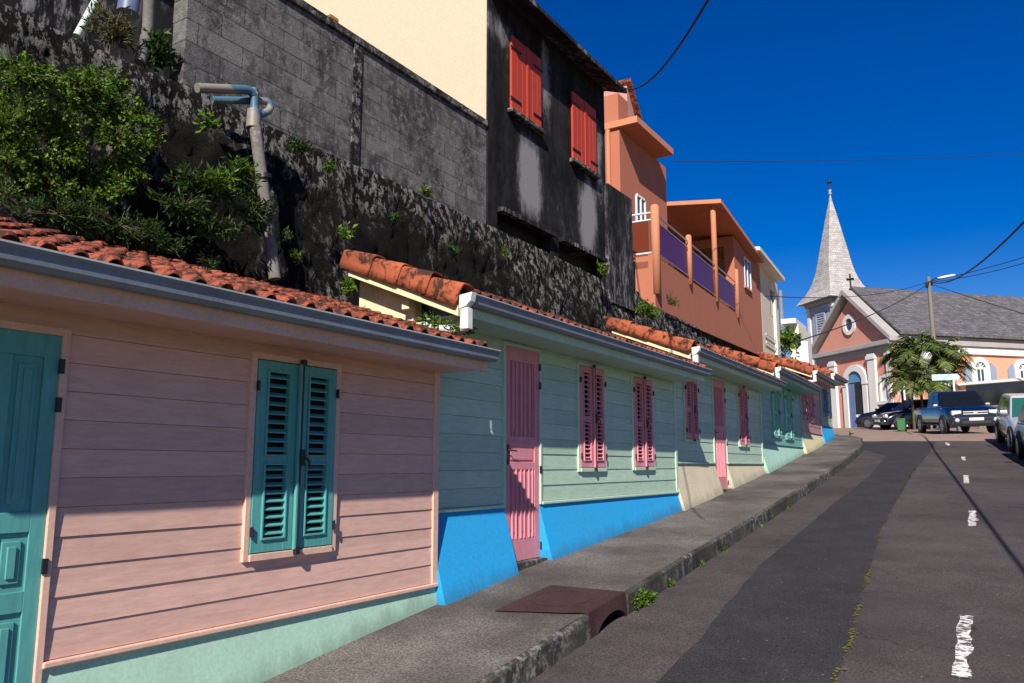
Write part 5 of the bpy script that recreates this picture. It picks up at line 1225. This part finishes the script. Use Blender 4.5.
def small(px, py, X, r, n, s, mat, label, seed, name='wall_plant', wid=.5):
    return bush(name, [(sp(px, py, X), r)], n, s, M[mat], label, 'plant', 'weeds growing on the stone wall', seed=seed, wid=wid)
bl = [(sp(205, 185, -5.35), (.14, .35, .18)), (sp(240, 175, -5.35), (.12, .22, .18)), (sp(185, 205, -5.3), (.12, .3, .14)), (sp(255, 210, -5.3), (.12, .25, .16)), (sp(215, 225, -5.3), (.12, .3, .1))]
bush('wall_weeds', bl, 3000, .06, M['leaf_dark'], 'dark straggly weeds on the stone wall left of the drain pipe', 'plant', 'weeds growing on the stone wall', seed=2, wid=.3)
bl = [(sp(120, 225, -5.3), (.12, .5, .16)), (sp(60, 215, -5.3), (.12, .4, .14)), (sp(160, 240, -5.3), (.1, .3, .14))]
bush('wall_weeds', bl, 2200, .05, M['leaf_dark'], 'dark dry creepers below the bright shrub on the stone wall', 'plant', 'weeds growing on the stone wall', seed=12, wid=.25)
small(209, 120, -5.5, (.08, .12, .09), 110, .07, 'leaf', 'small yellow green plant under the bent drain pipe', 3)
small(222, 180, -5.25, (.1, .16, .12), 260, .07, 'leaf', 'bright leafy weed between shrub and drain pipe', 13, wid=.3)
small(245, 165, -5.3, (.06, .15, .12), 160, .06, 'leaf', 'thin weed climbing against the grey drain pipe', 14, wid=.25)
small(300, 145, -5.35, (.08, .22, .08), 200, .06, 'leaf_dark', 'dark fern like weed right of the drain pipe', 15, wid=.3)
small(115, 28, -6.1, (.12, .3, .22), 700, .06, 'leaf_dry', 'dry reddish bush between the pipes at the top left', 16, 'wall_bush', wid=.25)
small(160, 50, -6.1, (.12, .16, .22), 450, .07, 'leaf_dark', 'dark bush right of the vertical grey pipe', 17, 'wall_bush')
small(347, 232, -5.35, (.06, .09, .07), 80, .07, 'leaf', 'tiny yellow green plant above the first verge tile', 18)
small(349, 285, -5.0, (.05, .08, .10), 110, .06, 'leaf', 'small leafy weed beside the cream gable', 19)
small(425, 190, -5.75, (.06, .14, .06), 120, .05, 'leaf', 'little weeds at the foot of the block wall', 20)
small(455, 250, -5.35, (.05, .16, .12), 140, .05, 'leaf_dark', 'dark weed tuft on the stone wall above the second roof', 21)
small(603, 268, -5.7, (.08, .25, .10), 200, .08, 'leaf', 'spiky green plant under the low black wall', 22, wid=.25)
small(648, 310, -5.75, (.12, .6, .18), 700, .07, 'leaf', 'bright green plant clump beside the third roof verge', 23, wid=.35)
small(672, 300, -5.9, (.10, .45, .16), 220, .07, 'leaf_dry', 'wispy dry plant against the orange wall', 24, wid=.25)
rnd = random.Random(33)
for k_, (px_, py_, w_) in enumerate(((285, 235, 'weed'), (330, 165, 'weed'), (395, 215, 'weed'), (505, 250, 'weed'), (212, 262, 'weed'), (298, 255, 'weed'))):
    small(px_, py_, -5.36, (.05, .12, .09), 90, .05, 'leaf' if k_ % 2 else 'leaf_dark', ['dark weed on the stone wall just right of the drain pipe foot', 'weed hanging under the middle of the block wall', 'bright weed below the right end of the block wall', 'dark weed on the stone wall under the black house', 'little bright weed just above the first roof', 'bright weed above the first roof, right of the drain pipe'][k_] if k_ != 4 else 'little dark weed just above the first roof, left of the drain pipe', 80 + k_, wid=.35)
# weeds in the first gutter
p = at(452, 325, -3.85); bush('gutter_weeds', [(p + Vector((0, -.25, .0)), (.07, .20, .05)), (p + Vector((0, .1, -.0)), (.07, .22, .05))], 420, .045, M['leaf'], 'small green weeds sprouting from the end of the grey gutter', 'plant', seed=25, wid=.3)
# kerb weeds
rnd = random.Random(8)
for i, (px, py, n, s, h) in enumerate(((641, 606, 700, .12, 'large'), (672, 587, 120, .06, 0), (691, 565, 90, .05, 0), (720, 551, 60, .045, 0), (758, 527, 70, .05, 0), (770, 519, 60, .05, 0), (784, 508, 60, .05, 0))):
    q = on_ground(px, py); x = curb_x(q.y) + .02; p = Vector((x, q.y, road_z(x, q.y) + s * .4))
    bush('kerb_weed', [(p, (s * .6, s * 2.6 if i == 0 else s * 1.5, s * .9))], n, .035, M['leaf'],
         ['bright green weed clump against the kerb beside the red drain', 'small weed just right of the big clump on the kerb', 'third weed along the kerb from the red drain', 'tiny weed midway along the kerb', 'small weed at the kerb below the third house', 'next tiny weed further up the kerb', 'last tiny weed up the kerb'][i], 'weed', 'weeds growing from the kerb', seed=60 + i, stems=False)
q = on_ground(727, 489, lambda X, Y: gy(Y)); bush('door_weed', [(q + Vector((0, .1, .08)), (.07, .14, .10))], 120, .05, M['leaf_dry'], 'small weed at the foot of the narrow pink door', 'weed', seed=70)
q = on_ground(850, 435, lambda X, Y: gy(Y)); bush('pavement_weed', [(q + Vector((0, 0, .05)), (.10, .12, .05))], 60, .06, M['leaf'], 'lone tiny weed on the upper pavement', 'weed', seed=71)
